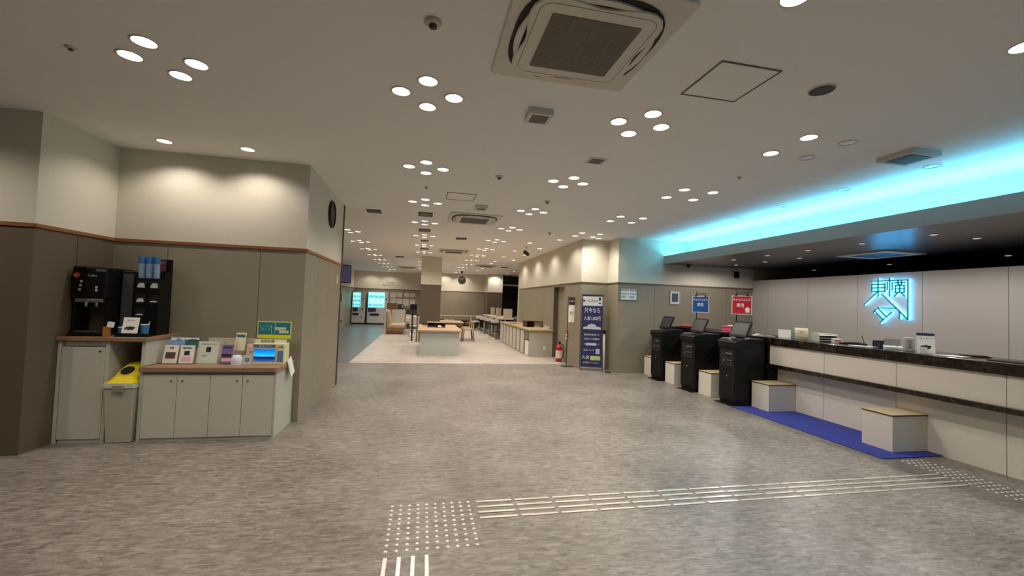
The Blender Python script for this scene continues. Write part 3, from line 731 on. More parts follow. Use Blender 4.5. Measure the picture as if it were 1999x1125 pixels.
def coffee_notice(x, y, z, rz, w, h, lab, top=None):
    c = thing('coffee_notice', lab, 'notice', (x, y, z), rz)
    lean = 0.22
    s = MB().box(-w / 2, -.002, 0, w / 2, .002, h).build('notice_card', paper, c, rot=(-lean, 0, 0))
    if top: MB().box(-w / 2, -.0035, h - .03, w / 2, -.002, h).build('navy_band', navy, s)
    text('notice_lettering', 'コーヒー', h * .11, ink, s, (0, -.003, h * .82 - (.02 if top else 0)))
    bb = MB()
    for (px, pz, r) in ((-.2, .34, .10), (0, .36, .13), (.2, .35, .10), (-.08, .28, .12), (.12, .29, .12), (-.3, .26, .07)):
        n_ = 12; bb.prism([(w * px + w * r * math.cos(2 * PI * i / n_), h * pz + w * r * .8 * math.sin(2 * PI * i / n_)) for i in range(n_)], -.0035 - r * .002, -.002, 'y')
    bb.build('bean_print', mat('bean_print', (44, 36, 34), 0.6), s)
    MB().box(-w / 2 - .004, -.01, 0, w / 2 + .004, .06, .006).build('stand_foot', acrylic, c)
    MB().box(-w / 2, .003, 0, w / 2, .006, h * .98).build('stand_back', acrylic, c, rot=(-lean, 0, 0))
    return c
c = coffee_notice(5.56, 3.76, T + .0, -0.8, .15, .235, 'upright white coffee notice with a navy band on the reception desk', True)
MB().box(-.065, -.05, 0.002, .0, -.012, .075).build('small_card', paper, c)
b = thing('leaflet_box', 'brown leaflet box behind the coffee notice on the desk', 'box', (5.70, 3.86, T), -0.75)
MB().box(-.04, -.04, 0, .04, .04, .09).build('box_body', mat('kraft_brown', (146, 120, 104), 0.6), b, 0.002)
for k in range(3):
    o = MB().box(-.105, -.075, 0, .105, .075, .003).build('leaflet', paper if k != 1 else mat('pale_pink_sheet', (236, 220, 222), 0.6), None, loc=(5.62 - k * .03, 3.58 - k * .05, T + .0 + k * .0035), rot=(0, 0, -0.5 + k * .35))
    tag(o, ['white leaflet at the bottom of the loose sheets beyond the coffee notice', 'pale pink leaflet among the loose sheets on the desk', 'white leaflet on top of the loose sheets on the desk'][k], 'leaflet')
b = thing('coin_tray', 'black oval coin tray on the marble desk beyond the loose leaflets', 'tray', (5.88, 3.53, T), -0.6)
MB().prism(rrect(.26, .16, .05), 0, .008).build('tray_base', black, b, 0.003)
MB().prism([(p[0], p[1]) for p in rrect(.22, .12, .04)], .008, .018).build('tray_pad', mat('rubber', (36, 34, 36), 0.7), b, 0.004)
b = thing('desk_pad', 'thin black writing pad on the desk at the frame edge', 'desk pad', (5.72, 3.05, T), -PI / 2)
MB().prism(rrect(.42, .26, .02), 0, .006).build('pad', black, b, 0.002)
MB().box(-.20, -.12, .006, .20, .12, .009).build('pad_sheet', darkgrey, b)
b = thing('staff_monitor', 'edge of a black monitor at the far end of the desk by the frame edge', 'monitor', (6.04, 2.95, T), -PI / 2 + .3)
MB().box(-.2, -.012, .08, .2, .012, .30).build('screen', black, b, 0.004)
MB().box(-.03, -.05, 0, .03, .05, .09).build('monitor_stand', black, b)

# framed notices on the end wall
def framed(lab, x0, x1, z0, z1, fm, inner, two=False, name='framed_notice', cat='framed notice'):
    xc = (x0 + x1) / 2; zc = (z0 + z1) / 2; w = (x1 - x0) / 2; h = (z1 - z0) / 2; t = .018
    r = thing(name, lab, cat, (xc, 9.03, zc))
    MB().box(-w, -.02, -h, w, 0, -h + t).box(-w, -.02, h - t, w, 0, h).box(-w, -.02, -h + t, -w + t, 0, h - t).box(w - t, -.02, -h + t, w, 0, h - t).build('picture_frame', fm, r, 0.002)
    return r, w, h, t
r, w, h, t = framed('wide framed pair of printed notices on the wall by the corner', 4.39, 4.82, 1.65, 1.945, mat('frame_grey', (110, 106, 98), 0.4), None)
for sx in (-1, 1):
    p = MB().box(min(0.004 * sx, sx * (w - t)), -.012, -h + t, max(0.004 * sx, sx * (w - t)), -.006, h - t).build('notice_sheet', mat('pale_notice', (222, 226, 226), 0.5), r)
    MB().box(0.02 * sx if sx > 0 else -w + t + .01, -.014, h - t - .06, w - t - .01 if sx > 0 else -.02, -.012, h - t - .01).build('notice_header', mat('tan_print', (176, 160, 128), 0.6), p)
    text('notice_lettering', '避難経路', .04, mat('blue_grey_print', (110, 130, 150), 0.6), p, (sx * w / 2, -.013, 0))
    MB().box(sx * w / 2 - .07, -.0135, -.09, sx * w / 2 + .03, -.012, -.04).build('notice_plan', mat('plan_print', (150, 170, 190), 0.6), p)
r, w, h, t = framed('small pale framed picture of a dark landscape above the far kiosk', 5.65, 5.92, 1.60, 1.92, mat('frame_silver', (176, 176, 172), 0.4), None, name='framed_picture', cat='picture')
MB().box(-w + t, -.010, -h + t, w - t, -.004, h - t).build('picture_mount', mat('mount_white', (214, 214, 210), 0.6), r)
MB().box(-w + .055, -.012, -h + .06, w - .055, -.010, h - .06).build('picture_print', mat('dark_picture', (62, 74, 84), 0.5, noise=0.5, scale=12), r)

# ------------------------------------------------------------------ coffee corner cabinets
cab = thing('coffee_cabinet', 'tall pale cabinet with walnut worktop under the coffee machine', 'cabinet', (-3.42, 4.92, 0))
MB().box(0.005, 0.0, 0.0, 0.035, 0.05, 0.975).box(0.045, 0.05, 0.0, 0.06, 0.585, 0.975).box(0.40, 0, 0, 0.43, 0.585, 0.975).box(0.05, 0.01, 0.0, 0.40, 0.585, 0.03).box(0.05, 0.57, 0.03, 0.40, 0.585, 0.975).box(0.05, 0.02, .93, .40, .585, .975).build('body', laminate, cab)
d = MB().box(0.040, -0.002, 0.035, 0.397, 0.016, 0.925).build('door', laminate, cab, 0.002)
MB().cyl(0.009, -0.014, -0.002, (0.36, 0, 0.885), axis='y', seg=14).build('door_lock', chrome, d)
tp = MB().prism([(0.0, -0.03), (0.75, -0.03), (0.75, 0.595), (0.045, 0.595), (0.045, 0.0)], 0.985, 1.022).build('worktop', brownwood, cab, 0.003)
MB().box(0.02, 0.01, 0.975, 0.72, 0.585, 0.985).build('top_support', greyplastic, cab)
MB().box(0.705, -0.0, 0.74, 0.735, 0.585, 0.985).build('side_panel', laminate, cab)

cab2 = thing('brochure_cabinet', 'low pale cabinet with four doors and walnut top under the brochures', 'cabinet', (-2.71, 4.905, 0))
W = 1.24
MB().box(0, 0.0, 0, 0.03, .60, .69).box(W - .02, 0, 0, W, .60, .69).box(.03, .01, 0, W - .02, .60, .03).box(.03, .585, .03, W - .02, .60, .69).box(.03, .02, .66, W - .02, .58, .69).build('body', mat('cab_side', (178, 182, 166), 0.5), cab2)
dw = (W - .05) / 4
for k in range(4):
    d = MB().box(.032 + k * dw, -.002, .03, .028 + (k + 1) * dw, .016, .66).build('door', laminate, cab2, 0.002)
    lx = (.032 + (k + 1) * dw - .05) if k % 2 == 0 else (.032 + k * dw + .05)
    MB().cyl(0.009, -.014, -.002, (lx, 0, .60), axis='y', seg=14).build('door_lock', chrome, d)
MB().prism([(-.0, -.03), (W, -.03), (W + .02, .0), (W + .02, .60), (0, .60)], .69, .735).build('worktop', brownwood, cab2, 0.003)
# hanging card on the cabinet's end
hc = thing('hanging_card', 'white information card leaning from the cabinet end beside the wall', 'card', (-1.418, 5.30, .60))
MB().box(-.004, -.075, 0, .004, .075, .19).build('card', paper, hc, rot=(0.25, -0.18, 0))
MB().tube([(-.0, 0.03, .17), (-.03, 0.03, .20)], .002).build('card_cord', darkgrey, hc)

# rubbish bin
bn = thing('rubbish_bin', 'beige rubbish bin with yellow domed lid and round hole', 'rubbish bin', (-2.852, 5.02, 0))
def frustum(mb, w0, d0, z0, w1, d1, z1, m=0):
    v = [(-w0, -d0, z0), (w0, -d0, z0), (w0, d0, z0), (-w0, d0, z0), (-w1, -d1, z1), (w1, -d1, z1), (w1, d1, z1), (-w1, d1, z1)]
    return mb.add(v, [(3, 2, 1, 0), (4, 5, 6, 7), (0, 1, 5, 4), (1, 2, 6, 5), (2, 3, 7, 6), (3, 0, 4, 7)], m)
frustum(MB(), .105, .135, 0, .128, .165, .535).build('bin_body', mat('bin_beige', (176, 170, 150), 0.5), bn, 0.008)
MB().prism(rrect(.272, .35, .02), .535, .575).build('bin_rim', mat('bin_rim', (200, 198, 184), 0.5), bn, 0.004)
MB().box(-.045, -.19, .50, .045, -.172, .565).build('latch', mat('latch_grey', (140, 134, 118), 0.5), bn, 0.004)
# yellow lid: sloped dome
lid = MB(); NU, NV = 12, 14; vs = []
def lid_pt(u, v):      # u across -1..1, v front 0 .. back 1
    hw = .132 - .022 * v; h = .175 * math.sin(min(1, v * 1.15) * PI / 2)
    return (u * hw, -.165 + .325 * v, .575 + h * (1 - abs(u) ** 5) + .004)
vs = [lid_pt(-1 + 2 * i / NU, j / NV) for j in range(NV + 1) for i in range(NU + 1)]
fs = [(j * (NU + 1) + i, j * (NU + 1) + i + 1, (j + 1) * (NU + 1) + i + 1, (j + 1) * (NU + 1) + i) for j in range(NV) for i in range(NU)]
b0 = len(vs); vs += [(-1 * (.132 - .022), .16, .575), (.11, .16, .575)]
fs.append(tuple([NV * (NU + 1) + i for i in range(NU + 1)] + [b0 + 1, b0]))
lid.add(vs, fs, 0, True)
lo = lid.build('bin_lid', mat('lid_yellow', (240, 216, 16), 0.45), bn)
v_ = .36; pc = lid_pt(0, v_); pd = lid_pt(0, v_ + .05); sl = math.atan2(pd[2] - pc[2], pd[1] - pc[1])
MB().cyl(.056, -.004, .006, seg=28).build('lid_hole', blackmatt, lo, loc=(pc[0], pc[1], pc[2] + .002), rot=(sl, 0, 0))
MB().lathe([(.056, .004), (.062, .009), (.068, -.002)], seg=28).build('hole_rim', MATS['lid_yellow'], lo, loc=(pc[0], pc[1], pc[2]), rot=(sl, 0, 0))

# coffee machine
ZT = 1.022
cm = thing('coffee_machine', 'black coffee machine with a red badge on the tall cabinet', 'coffee machine', (-3.237, 5.13, ZT), 0.03)
cm.scale = (0.88, 1, 1)
MB().box(-.150, .08, 0, .16, .28, .69).build('rear_body', black, cm, 0.015)
u = MB().box(-.165, -.16, .37, .165, .09, .69).build('upper_housing', black, cm, 0.02, 3)
MB().box(-.165, -.17, 0, .165, .09, .045).build('drip_base', black, cm, 0.012)
MB().box(-.165, -.12, .045, -.135, .08, .37).build('side_wing', black, cm, 0.004); MB().box(.135, -.12, .045, .165, .08, .37).build('side_wing', black, cm, 0.004)
MB().box(-.13, .07, .05, .13, .082, .36).build('splash_panel', mat('splash_bronze', (96, 88, 70), 0.3, 0.3), cm)
MB().box(-.12, -.15, .045, .12, .05, .052).build('drip_grid', steel, cm)
MB().box(-.13, -.15, .335, .13, -.02, .37).build('nozzle_bar', mat('nozzle_silver', (150, 146, 134), 0.35, .7), cm, 0.006)
for sx in (-.06, .04): MB().cyl(.014, .29, .335, (sx, -.09, 0), seg=12, r2=.02).build('nozzle', steel, cm)
b_ = MB().cyl(.028, -.168, -.158, (-.115, 0, .60), axis='y', seg=20).build('red_badge', mat('badge_red', (190, 36, 40), 0.5), cm)
text('badge_lettering', 'UCC', .022, lettering_w, b_, (-.115, -.169, .60))
text('machine_lettering', 'Coffee', .034, mat('lettering_blue_grey', (150, 168, 180), .5), u, (.03, -.163, .60))
for (bx, bz) in ((-.07, .54), (-.075, .50), (-.08, .46), (.075, .485), (.075, .455)):
    MB().cyl(.012, -.166, -.158, (bx, 0, bz), axis='y', seg=12).build('button', mat('button_light', (190, 190, 180), 0.4), cm)
MB().box(.06, -.162, .645, .15, -.158, .665).build('top_label', mat('label_grey', (110, 110, 108), 0.4), cm)
# grinder / side unit between the machine and cups
gu = thing('milk_unit', 'dark grey upright side unit between coffee machine and cup tower', 'coffee unit', (-3.083, 5.30, ZT), 0.0)
MB().box(0.0, -.12, 0, .120, .2, .67).build('unit_body', black, gu, 0.01)
MB().box(.012, -.124, .06, .108, -.12, .64).build('unit_panel', mat('unit_panel_grey', (74, 75, 72), 0.4), gu)
# cup tower
ct = thing('cup_tower', 'black cup and condiment tower holding stacked paper cups', 'cup dispenser', (-2.84, 5.28, ZT), 0.0)
MB().box(-.12, -.10, 0, .11, .12, .60).build('tower_body', black, ct, 0.006)
MB().box(-.12, .09, .60, .11, .12, .82).box(.065, -.02, .60, .11, .09, .68).build('tower_back', black, ct, 0.004)
for j, zz in enumerate((.53, .38, .24)):
    for i, xx in enumerate((-.06, .06)):
        if j == 2 and i == 1: continue
        q = MB().box(xx - .045, -.104, zz - .045, xx + .045, -.10, zz + .045).build('pocket', mat('pocket_dark', (8, 8, 9), 0.6), ct)
        hh = .024 if j == 0 else (.018 if i == 0 and j == 1 else .006)
        MB().prism([(xx - .032, zz - .03), (xx + .032, zz - .03), (xx + .025, zz - .03 + 2 * hh), (xx - .012, zz - .028 + 2 * hh), (xx - .03, zz - .03 + hh)], -.112, -.104, 'y').build('white_lids', mat('lid_white', (212, 210, 204), 0.5), q)
bluecup = mat('cup_blue', (58, 116, 186), 0.5); palecup = mat('cup_pale', (140, 166, 198), 0.5)
for i, xx in enumerate((-.115, -.045, .025)):
    o = thing('paper_cup_stack', ['blue and pale paper cup stack nearest the coffee machine in the tower', 'middle stack of blue and pale paper cups in the tower', 'blue and pale paper cup stack nearest the tower corner panel'][i], 'paper cups', (-2.825 + xx, 5.24, ZT + .605), 0)
    MB().cyl(.029, 0, .15, seg=16, r2=.031).build('cup_bodies', palecup, o)
    MB().cyl(.0315, .15, .225, seg=16, r2=.033).build('cup_rims', bluecup, o)
o = thing('menu_tag', 'small dark red and purple tag on the tower corner', 'tag', (-2.755, 5.24, ZT + .685), 0.0)
MB().box(-.035, -.004, 0, .035, .004, .12).build('tag_plate', mat('tag_purple', (96, 44, 66), 0.5), o)
text('tag_lettering', 'HOT', .028, mat('tag_pink', (200, 140, 150), 0.6), o, (0, -.006, .085))
# condiments in front
tr = thing('condiment_tray', 'black condiment tray before the cup tower on the tall cabinet', 'tray', (-2.86, 5.07, ZT), 0.05)
MB().box(-.13, -.10, 0, .15, .08, .012).box(-.13, -.10, .012, .15, -.09, .035).build('tray_body', black, tr, 0.003)
o = thing('stirrer_box', 'orange brown box of stirrers with white packets beside the coffee machine', 'box', (-3.03, 4.93, ZT), 0.2)
MB().box(-.022, -.03, 0, .022, .03, .10).build('box_body', mat('stirrer_orange', (168, 104, 50), 0.6), o, 0.002)
MB().box(-.012, -.02, .10, .03, .02, .15).build('white_packets', paper, o, rot=(0, 0.15, 0))
for i, (x, y, lab) in enumerate(((-2.955, 5.03, 'small blue paper cup with white rim beside the stirrer box'), (-2.775, 5.05, 'blue container holding stirrers behind the coffee notice'))):
    o = thing('blue_cup', lab, 'cup', (x, y, ZT + .012))
    MB().cyl(.032, 0, .075 + .03 * i, seg=18, r2=.038).build('cup_body', mat('cup_mid_blue', (62, 120, 170), 0.5), o)
    MB().lathe([(.036, .073 + .03 * i), (.040, .078 + .03 * i), (.038, .084 + .03 * i)], seg=18).build('cup_rim', paper, o)
    if i: MB().tube([(0, 0, .05), (.05, -.01, .14)], .003).build('stirrer', paper, o)
coffee_notice(-2.865, 4.975, ZT + .037, 0.05, .135, .16, 'small white coffee notice leaning before the cup tower')

# brochure stands on the low cabinet
Z2 = .735
def brochure_holder(x, y, w, h, d, lab, tiers, rz=0.0):
    r = thing('brochure_holder', lab, 'brochure holder', (x, y, Z2), rz)
    lean = -0.22
    MB().box(-w / 2, -.003, 0, w / 2, .003, h).build('holder_back', acrylic, r, loc=(0, d, .002), rot=(lean, 0, 0))
    MB().box(-w / 2, -.01, 0, w / 2, d + .05, .008).build('holder_base', acrylic, r)
    MB().prism([(-.01, .0), (d + .03, 0), (d + .06, h * .9), (d + .04, h * .9)], -w / 2, -w / 2 + .003, 'x').prism([(-.01, .0), (d + .03, 0), (d + .06, h * .9), (d + .04, h * .9)], w / 2 - .003, w / 2, 'x').build('holder_sides', acrylic, r)
    for (x0, x1, z0, z1, dy, mm, deco) in tiers:
        p = MB().box(x0, 0, z0, x1, .008, z1).build('brochure', mm, r, loc=(0, dy + .005, .008), rot=(lean, 0, 0))
        for (a, b, c, e, m2) in deco:
            MB().box(a, -.0015, c, b, 0, e).build('brochure_print', m2, p)
        if z1 - z0 > .1: text('brochure_lettering', random.choice(['観光案内', '会員募集', 'ご案内', '地図']), .022, ink, p, ((x0 + x1) / 2, -.002, z1 - .03))
    return r
cream_p = mat('brochure_cream', (232, 226, 216), 0.5); pinkp = mat('brochure_pink', (226, 180, 186), 0.5); brownp = mat('photo_brown', (92, 62, 56), 0.5); greenp = mat('brochure_green', (44, 104, 96), 0.5); bluep = mat('brochure_blue', (130, 160, 200), 0.5); purple = mat('brochure_purple', (120, 96, 150), 0.5)
brochure_holder(-2.49, 5.10, .285, .27, .10, 'clear brochure holder with two brochures, beside the tall side panel',
    [(-.14, 0, .15, .27, .085, bluep, [(-.13, -.01, .235, .255, paper)]), (0, .14, .15, .27, .085, greenp, [(.0, .13, .24, .262, paper)]),
     (-.14, -.01, .0, .19, .0, cream_p, [(-.12, -.03, .05, .115, brownp)]), (.01, .14, .0, .19, .0, cream_p, [(.03, .12, .02, .07, pinkp), (.05, .10, .085, .13, ink)])])
r = thing('menu_card_stand', 'pale green upright notice card with a small dark emblem between the brochures', 'notice', (-2.245, 5.17, Z2))
pg = MB().box(-.10, -.003, 0, .10, .003, .235).build('notice_card', mat('pale_green_card', (206, 214, 196), 0.5), r, rot=(-.2, 0, 0))
MB().box(-.02, -.0045, .12, .025, -.003, .175).build('emblem', ink, pg); text('notice_lettering', 'ご自由にお取りください', .014, ink, pg, (0, -.004, .205)); text('notice_lettering', 'FREE', .02, mat('green_print', (110, 140, 110), .6), pg, (-.03, -.004, .08))
MB().box(-.104, -.008, 0, .104, .055, .006).build('stand_foot', acrylic, r)
r = thing('framed_board', 'thin white board lying tilted behind the brochure stands', 'board', (-2.10, 5.44, Z2))
MB().box(-.26, -.004, 0, .22, .004, .25).build('board', mat('board_cream', (202, 190, 168), 0.5), r, rot=(-.08, 0, 0))
brochure_holder(-2.04, 5.11, .125, .26, .08, 'purple brochure holder in the middle of the low cabinet',
    [(-.055, .055, .0, .20, .0, purple, [(-.045, .045, .07, .10, ink), (-.045, .045, .02, .055, pinkp)])])
brochure_holder(-1.98, 5.26, .10, .33, .06, 'tall narrow cream brochure holder behind the purple one',
    [(-.05, .05, .12, .32, .0, mat('cream_flyer', (222, 214, 176), 0.5), [(-.04, .04, .27, .29, greenp)])])
r = thing('photo_card', 'small dark photo card standing behind the hand sanitiser tissue', 'card', (-1.90, 5.40, Z2)); MB().box(-.05, -.003, 0, .05, .003, .18).build('card', mat('photo_dark', (88, 76, 62), 0.5), r, rot=(-.15, 0, 0)); 
r = thing('pink_notice', 'pink and white upright notice beside the small television display', 'notice', (-1.84, 5.30, Z2)); p_ = MB().box(-.075, -.003, .0, .075, .003, .20).build('notice_card', mat('pink_white', (228, 200, 194), 0.5), r, rot=(-.15, 0, 0)); text('notice_lettering', 'おすすめ', .03, mat('red_print', (190, 90, 90), .6), p_, (0, -.005, .15)); text('notice_lettering', '会員特典', .024, mat('red_print', (190, 90, 90), .6), p_, (0, -.005, .11))
r = thing('tissue_pack', 'white glossy pouch lying before the pink notice', 'pouch', (-1.925, 5.10, Z2)); MB().lathe([(.001, .105), (.035, .10), (.055, .07), (.058, .03), (.055, .0)], seg=20).build('pouch', mat('silver_white', (214, 218, 226), 0.25), r)
r = thing('leaflet_cards', 'small pack of grey printed cards beside the white pouch', 'cards', (-1.825, 5.10, Z2)); q = MB().box(-.042, -.012, 0, .042, .012, .10).build('card_pack', mat('card_grey', (196, 200, 196), 0.5), r, rot=(-.12, 0, 0)); MB().lathe([(.012, -.0135), (.022, -.0135)], (0, 0, .05), 16, axis='y').build('round_print', greenp, q)
dp = thing('display_stand', 'small video display box with teal header board and blue screen', 'display', (-1.625, 5.16, Z2), -.02)
MB().box(-.16, -.05, 0, .16, .12, .225).build('display_box', mat('display_cream', (222, 216, 170), 0.5), dp, 0.004)
MB().box(-.15, -.053, .03, .08, -.05, .175).build('screen_frame', mat('frame_lilac', (170, 178, 210), 0.4), dp)
def screen_mat():
    m = bpy.data.materials.new('lake_screen'); m.use_nodes = True; nt = m.node_tree; b = nt.nodes['Principled BSDF']; b.inputs['Roughness'].default_value = .3
    tc = nt.nodes.new('ShaderNodeTexCoord'); sx = nt.nodes.new('ShaderNodeSeparateXYZ'); r = nt.nodes.new('ShaderNodeValToRGB')
    n_ = nt.nodes.new('ShaderNodeTexNoise'); n_.inputs['Scale'].default_value = 40
    ma = nt.nodes.new('ShaderNodeMath'); ma.operation = 'MULTIPLY_ADD'; ma.inputs[1].default_value = .12
    nt.links.new(tc.outputs['Generated'], sx.inputs[0]); nt.links.new(tc.outputs['Object'], n_.inputs['Vector']); nt.links.new(n_.outputs['Fac'], ma.inputs[0]); nt.links.new(sx.outputs['Z'], ma.inputs[2])
    e = r.color_ramp.elements; e[0].position = .06; e[0].color = (lin(30), lin(80), lin(160), 1); e[1].position = .95; e[1].color = (lin(0), lin(110), lin(215), 1)
    for ps, c in ((.22, (20, 60, 130)), (.30, (6, 14, 40)), (.40, (8, 20, 60)), (.46, (60, 190, 245)), (.62, (20, 170, 245))):
        k = r.color_ramp.elements.new(ps); k.color = tuple(lin(x) for x in c) + (1,)
    nt.links.new(ma.outputs[0], r.inputs['Fac']); nt.links.new(r.outputs['Color'], b.inputs['Emission Color']); nt.links.new(r.outputs['Color'], b.inputs['Base Color']); b.inputs['Emission Strength'].default_value = 0.9
    return m
MB().box(-.14, -.055, .04, .07, -.053, .165).build('screen', screen_mat(), dp)
q = MB().box(-.15, -.052, .182, .07, -.05, .215).build('title_strip', mat('strip_blue', (80, 120, 140), .5), dp); text('strip_lettering', '宿泊プラン', .026, lettering_w, q, (-.03, -.054, .199))
MB().box(.09, -.052, .03, .15, -.05, .15).build('side_print', mat('side_blue', (90, 130, 170), .5), dp)
text('side_lettering', 'VOD', .028, ink, dp, (.12, -.053, .19))
hb = MB().prism(rrect(.355, .195, .015), .10, .106, 'y').build('header_board', mat('header_lime', (196, 214, 120), .5), dp, loc=(0, 0, .365))
MB().prism(rrect(.33, .17, .01), .098, .10, 'y').build('header_face', mat('header_teal', (40, 120, 132), .5), hb)
MB().box(-.165, .0975, -.085, .165, .0985, -.055).build('header_yellow_band', mat('band_yellow', (222, 214, 30), .5), hb)
text('header_lettering', 'どこでも\n使える', .034, mat('pale_teal', (130, 190, 190), .6), hb, (-.09, .097, .02))
MB().box(.01, .0965, .0, .12, .098, .03).box(.05, .0965, -.035, .15, .098, -.005).build('header_labels', mat('label_cream', (230, 224, 196), .5), hb)
text('header_label_lettering', 'キャッシュ', .02, ink, hb, (.065, .0955, .015)); text('header_label_lettering', 'レスで', .02, ink, hb, (.10, .0955, -.02))
MB().tube([(-.03, .097, -.05), (-.03, .097, .05)], .0015).tube([(.0, .097, -.05), (.01, .097, .08)], .0015).build('header_lines', lettering_w, hb)
text('top_strip_lettering', '全国共通', .035, ink, dp, (-.03, -.0, .245), rot=(PI / 2, 0, 0))
MB().box(-.16, .01, .225, .16, .014, .268).build('top_strip', mat('strip_white', (230, 226, 200), .5), dp)

# wall clock and switch on the side wall
def clock(lab, loc, rz, r_):
    c = thing('wall_clock', lab, 'clock', loc, rz)
    MB().lathe([(r_, 0), (r_, -.03), (r_ * .93, -.035), (r_ * .92, -.022)], seg=36, axis='y').build('clock_rim', black, c)
    f = MB().lathe([(r_ * .93, -.020), (.001, -.021)], seg=36, axis='y').build('clock_face', mat('clock_face', (30, 26, 22), .5), c)
    mk = MB()
    for k in range(12):
        a = k * PI / 6; mk.box(-.004, -.0235, r_ * .72, .004, -.021, r_ * .84)
        for i in range(8):
            x, y, z = mk.v[-8 + i]; mk.v[-8 + i] = (x * math.cos(a) + z * math.sin(a), y, -x * math.sin(a) + z * math.cos(a))
    mk.build('hour_marks', mat('mark_brass', (170, 150, 110), .5), f)
    for nm, ln, a, w in (('hour_hand', .5, -0.9, .007), ('minute_hand', .72, 0.75, .005)):
        h = MB().box(-w, -.027, -.01, w, -.024, r_ * ln).build(nm, mat('mark_brass', (170, 150, 110), .5), c, rot=(0, a, 0))
    return c
clock('round black wall clock on the cream side wall beside the corridor', (-1.4, 6.78, 2.73), PI / 2, .20)
clock('round black wall clock on the far rear wall of the dining area', (2.17, 24.9, 2.73), 0, .22)
s = MB().box(-.004, -.05, -.07, 0.012, .05, .07).build('wall_control', offwhite, None, .003, loc=(-1.4, 7.42, 1.78)); tag(s, 'small cream wall control plate under the clock near the wall end', 'switch')

# ------------------------------------------------------------------ fire extinguisher, stands and banner by the right wall
e = thing('fire_extinguisher', 'red fire extinguisher on the floor by the door', 'fire extinguisher', (3.50, 10.6, 0))
MB().lathe([(.001, 0), (.085, 0), (.085, .38), (.07, .43), (.03, .46), (.028, .50), (.001, .50)], seg=20).build('cylinder_body', red, e)
MB().box(-.02, -.06, .50, .02, .03, .54).build('valve', black, e); MB().tube([(.02, 0, .5), (.10, -.02, .46), (.11, -.03, .25), (.09, -.05, .12)], .011).build('hose', black, e)
MB().lathe([(.087, .12), (.087, .32)], seg=20).build('label_sleeve', mat('ext_label', (214, 200, 180), .5), e)
MB().lathe([(.11, .0), (.12, .01), (.09, .03)], seg=20).build('floor_ring', mat('ring_pale', (200, 190, 176), .5), e)
s = thing('extinguisher_sign', 'small red and white sign on the wall above the fire extinguisher', 'sign', (3.645, 10.45, .62)); q = MB().box(-.006, -.07, 0, .0, .07, .22).build('sign_plate', paper, s); MB().box(-.009, -.07, .14, -.006, .07, .22).build('red_band', redsign, q); text('sign_lettering', '消火器', .06, ink, q, (-.01, 0, .07), rot=(PI / 2, 0, -PI / 2))
MB().tube([(-.004, 0, 0), (-.02, 0, -.35)], .008).build('sign_pole', greyplastic, s)
s = thing('notice_stand', 'slim black pole stand with a hanging notice beside the banner', 'sign stand', (3.50, 9.95, 0), 0)
MB().prism(rrect(.30, .22, .02), 0, .012).build('stand_base', mat('base_brown', (70, 62, 56), .5), s, .003)
MB().tube([(-.02, 0, .01), (-.02, 0, 1.70)], .009).tube([(-.02, 0, 1.69), (.16, 0, 1.69)], .006).build('stand_pole', blackmatt, s)
q = MB().box(0.0, -.004, 1.50, .15, .004, 1.68).build('notice_header', mat('dark_print', (52, 46, 44), .5), s); text('notice_lettering', 'ご案内', .05, lettering_w, q, (.075, -.006, 1.59))
q = MB().box(0.0, -.003, 1.08, .15, .003, 1.50).build('notice_sheet', paper, s); text('notice_lettering', '朝食\n会場', .045, mat('grey_print', (150, 140, 140), .6), q, (.075, -.005, 1.30))
bn = thing('roll_up_banner', 'tall navy roll-up banner with white Japanese lettering in front of the corner column', 'banner', (3.90, 9.42, 0), -.32)
MB().box(-.25, -.08, 0, .25, .08, .07).build('banner_base', mat('alu', (150, 148, 142), .35, .7), bn, .01)
p = MB().prism([(-.24, .07), (.24, .07), (.24, 1.75), (-.24, 1.75)], -.004, .0, 'y').build('banner_sheet', navy, bn)
MB().box(-.25, -.012, 1.74, .25, .012, 1.765).tube([(0, .03, .05), (0, .03, 1.75)], .008).build('banner_rail', darkgrey, bn)
MB().box(-.225, -.0065, 1.50, .225, -.004, 1.72).build('banner_header', mat('header_pale', (206, 210, 206), .5), p)
text('header_lettering', '▶ 公式HP', .08, ink, p, (-.05, -.008, 1.61)); MB().box(.14, -.008, 1.63, .19, -.0065, 1.70).box(.14, -.008, 1.55, .19, -.0065, 1.58).build('header_squares', ink, p)
text('banner_lettering', '只今なら', .13, lettering_w, p, (0, -.006, 1.385), width=.36); text('banner_lettering', '入会1,500円', .11, lettering_w, p, (0, -.006, 1.20), width=.38)
MB().prism([(-.21, .95), (.21, .95), (.20, 1.0), (.10, 1.02), (.07, 1.06), (0, 1.08), (-.08, 1.06), (-.11, 1.02), (-.20, .99)], -.006, -.004, 'y').build('banner_picture', mat('picture_pale', (190, 192, 196), .5), p)
for z_, s_, t_ in ((.82, .05, '宿泊料金が毎日おトク'), (.72, .05, '10泊で1泊無料'), (.60, .045, 'クラブカード')): text('banner_lettering', t_, s_, lettering_w, p, (0, -.006, z_), width=.36)
MB().box(-.13, -.0065, .57, .11, -.004, .63).build('banner_label', mat('picture_pale', (190, 192, 196), .5), p)
MB().box(-.02, -.0065, .23, .21, -.004, .33).build('yellow_label', mat('label_olive', (196, 200, 130), .5), p); text('banner_lettering', '入会', .09, lettering_w, p, (-.13, -.006, .29)); text('banner_lettering', '特典いろいろ', .04, lettering_w, p, (-.06, -.006, .46)); text('banner_lettering', 'お得がいっぱい', .04, lettering_w, p, (0, -.006, .17), width=.38)
MB().box(.10, -.0065, .38, .19, -.004, .50).build('white_square', mat('picture_pale', (190, 192, 196), .5), p)
s = thing('wand_stand', 'thin white pole with round black head leaning beside the banner', 'pole stand', (4.02, 8.98, 0))
MB().tube([(-.06, -.16, .02), (.0, .02, .88)], .011).build('pole', white, s)
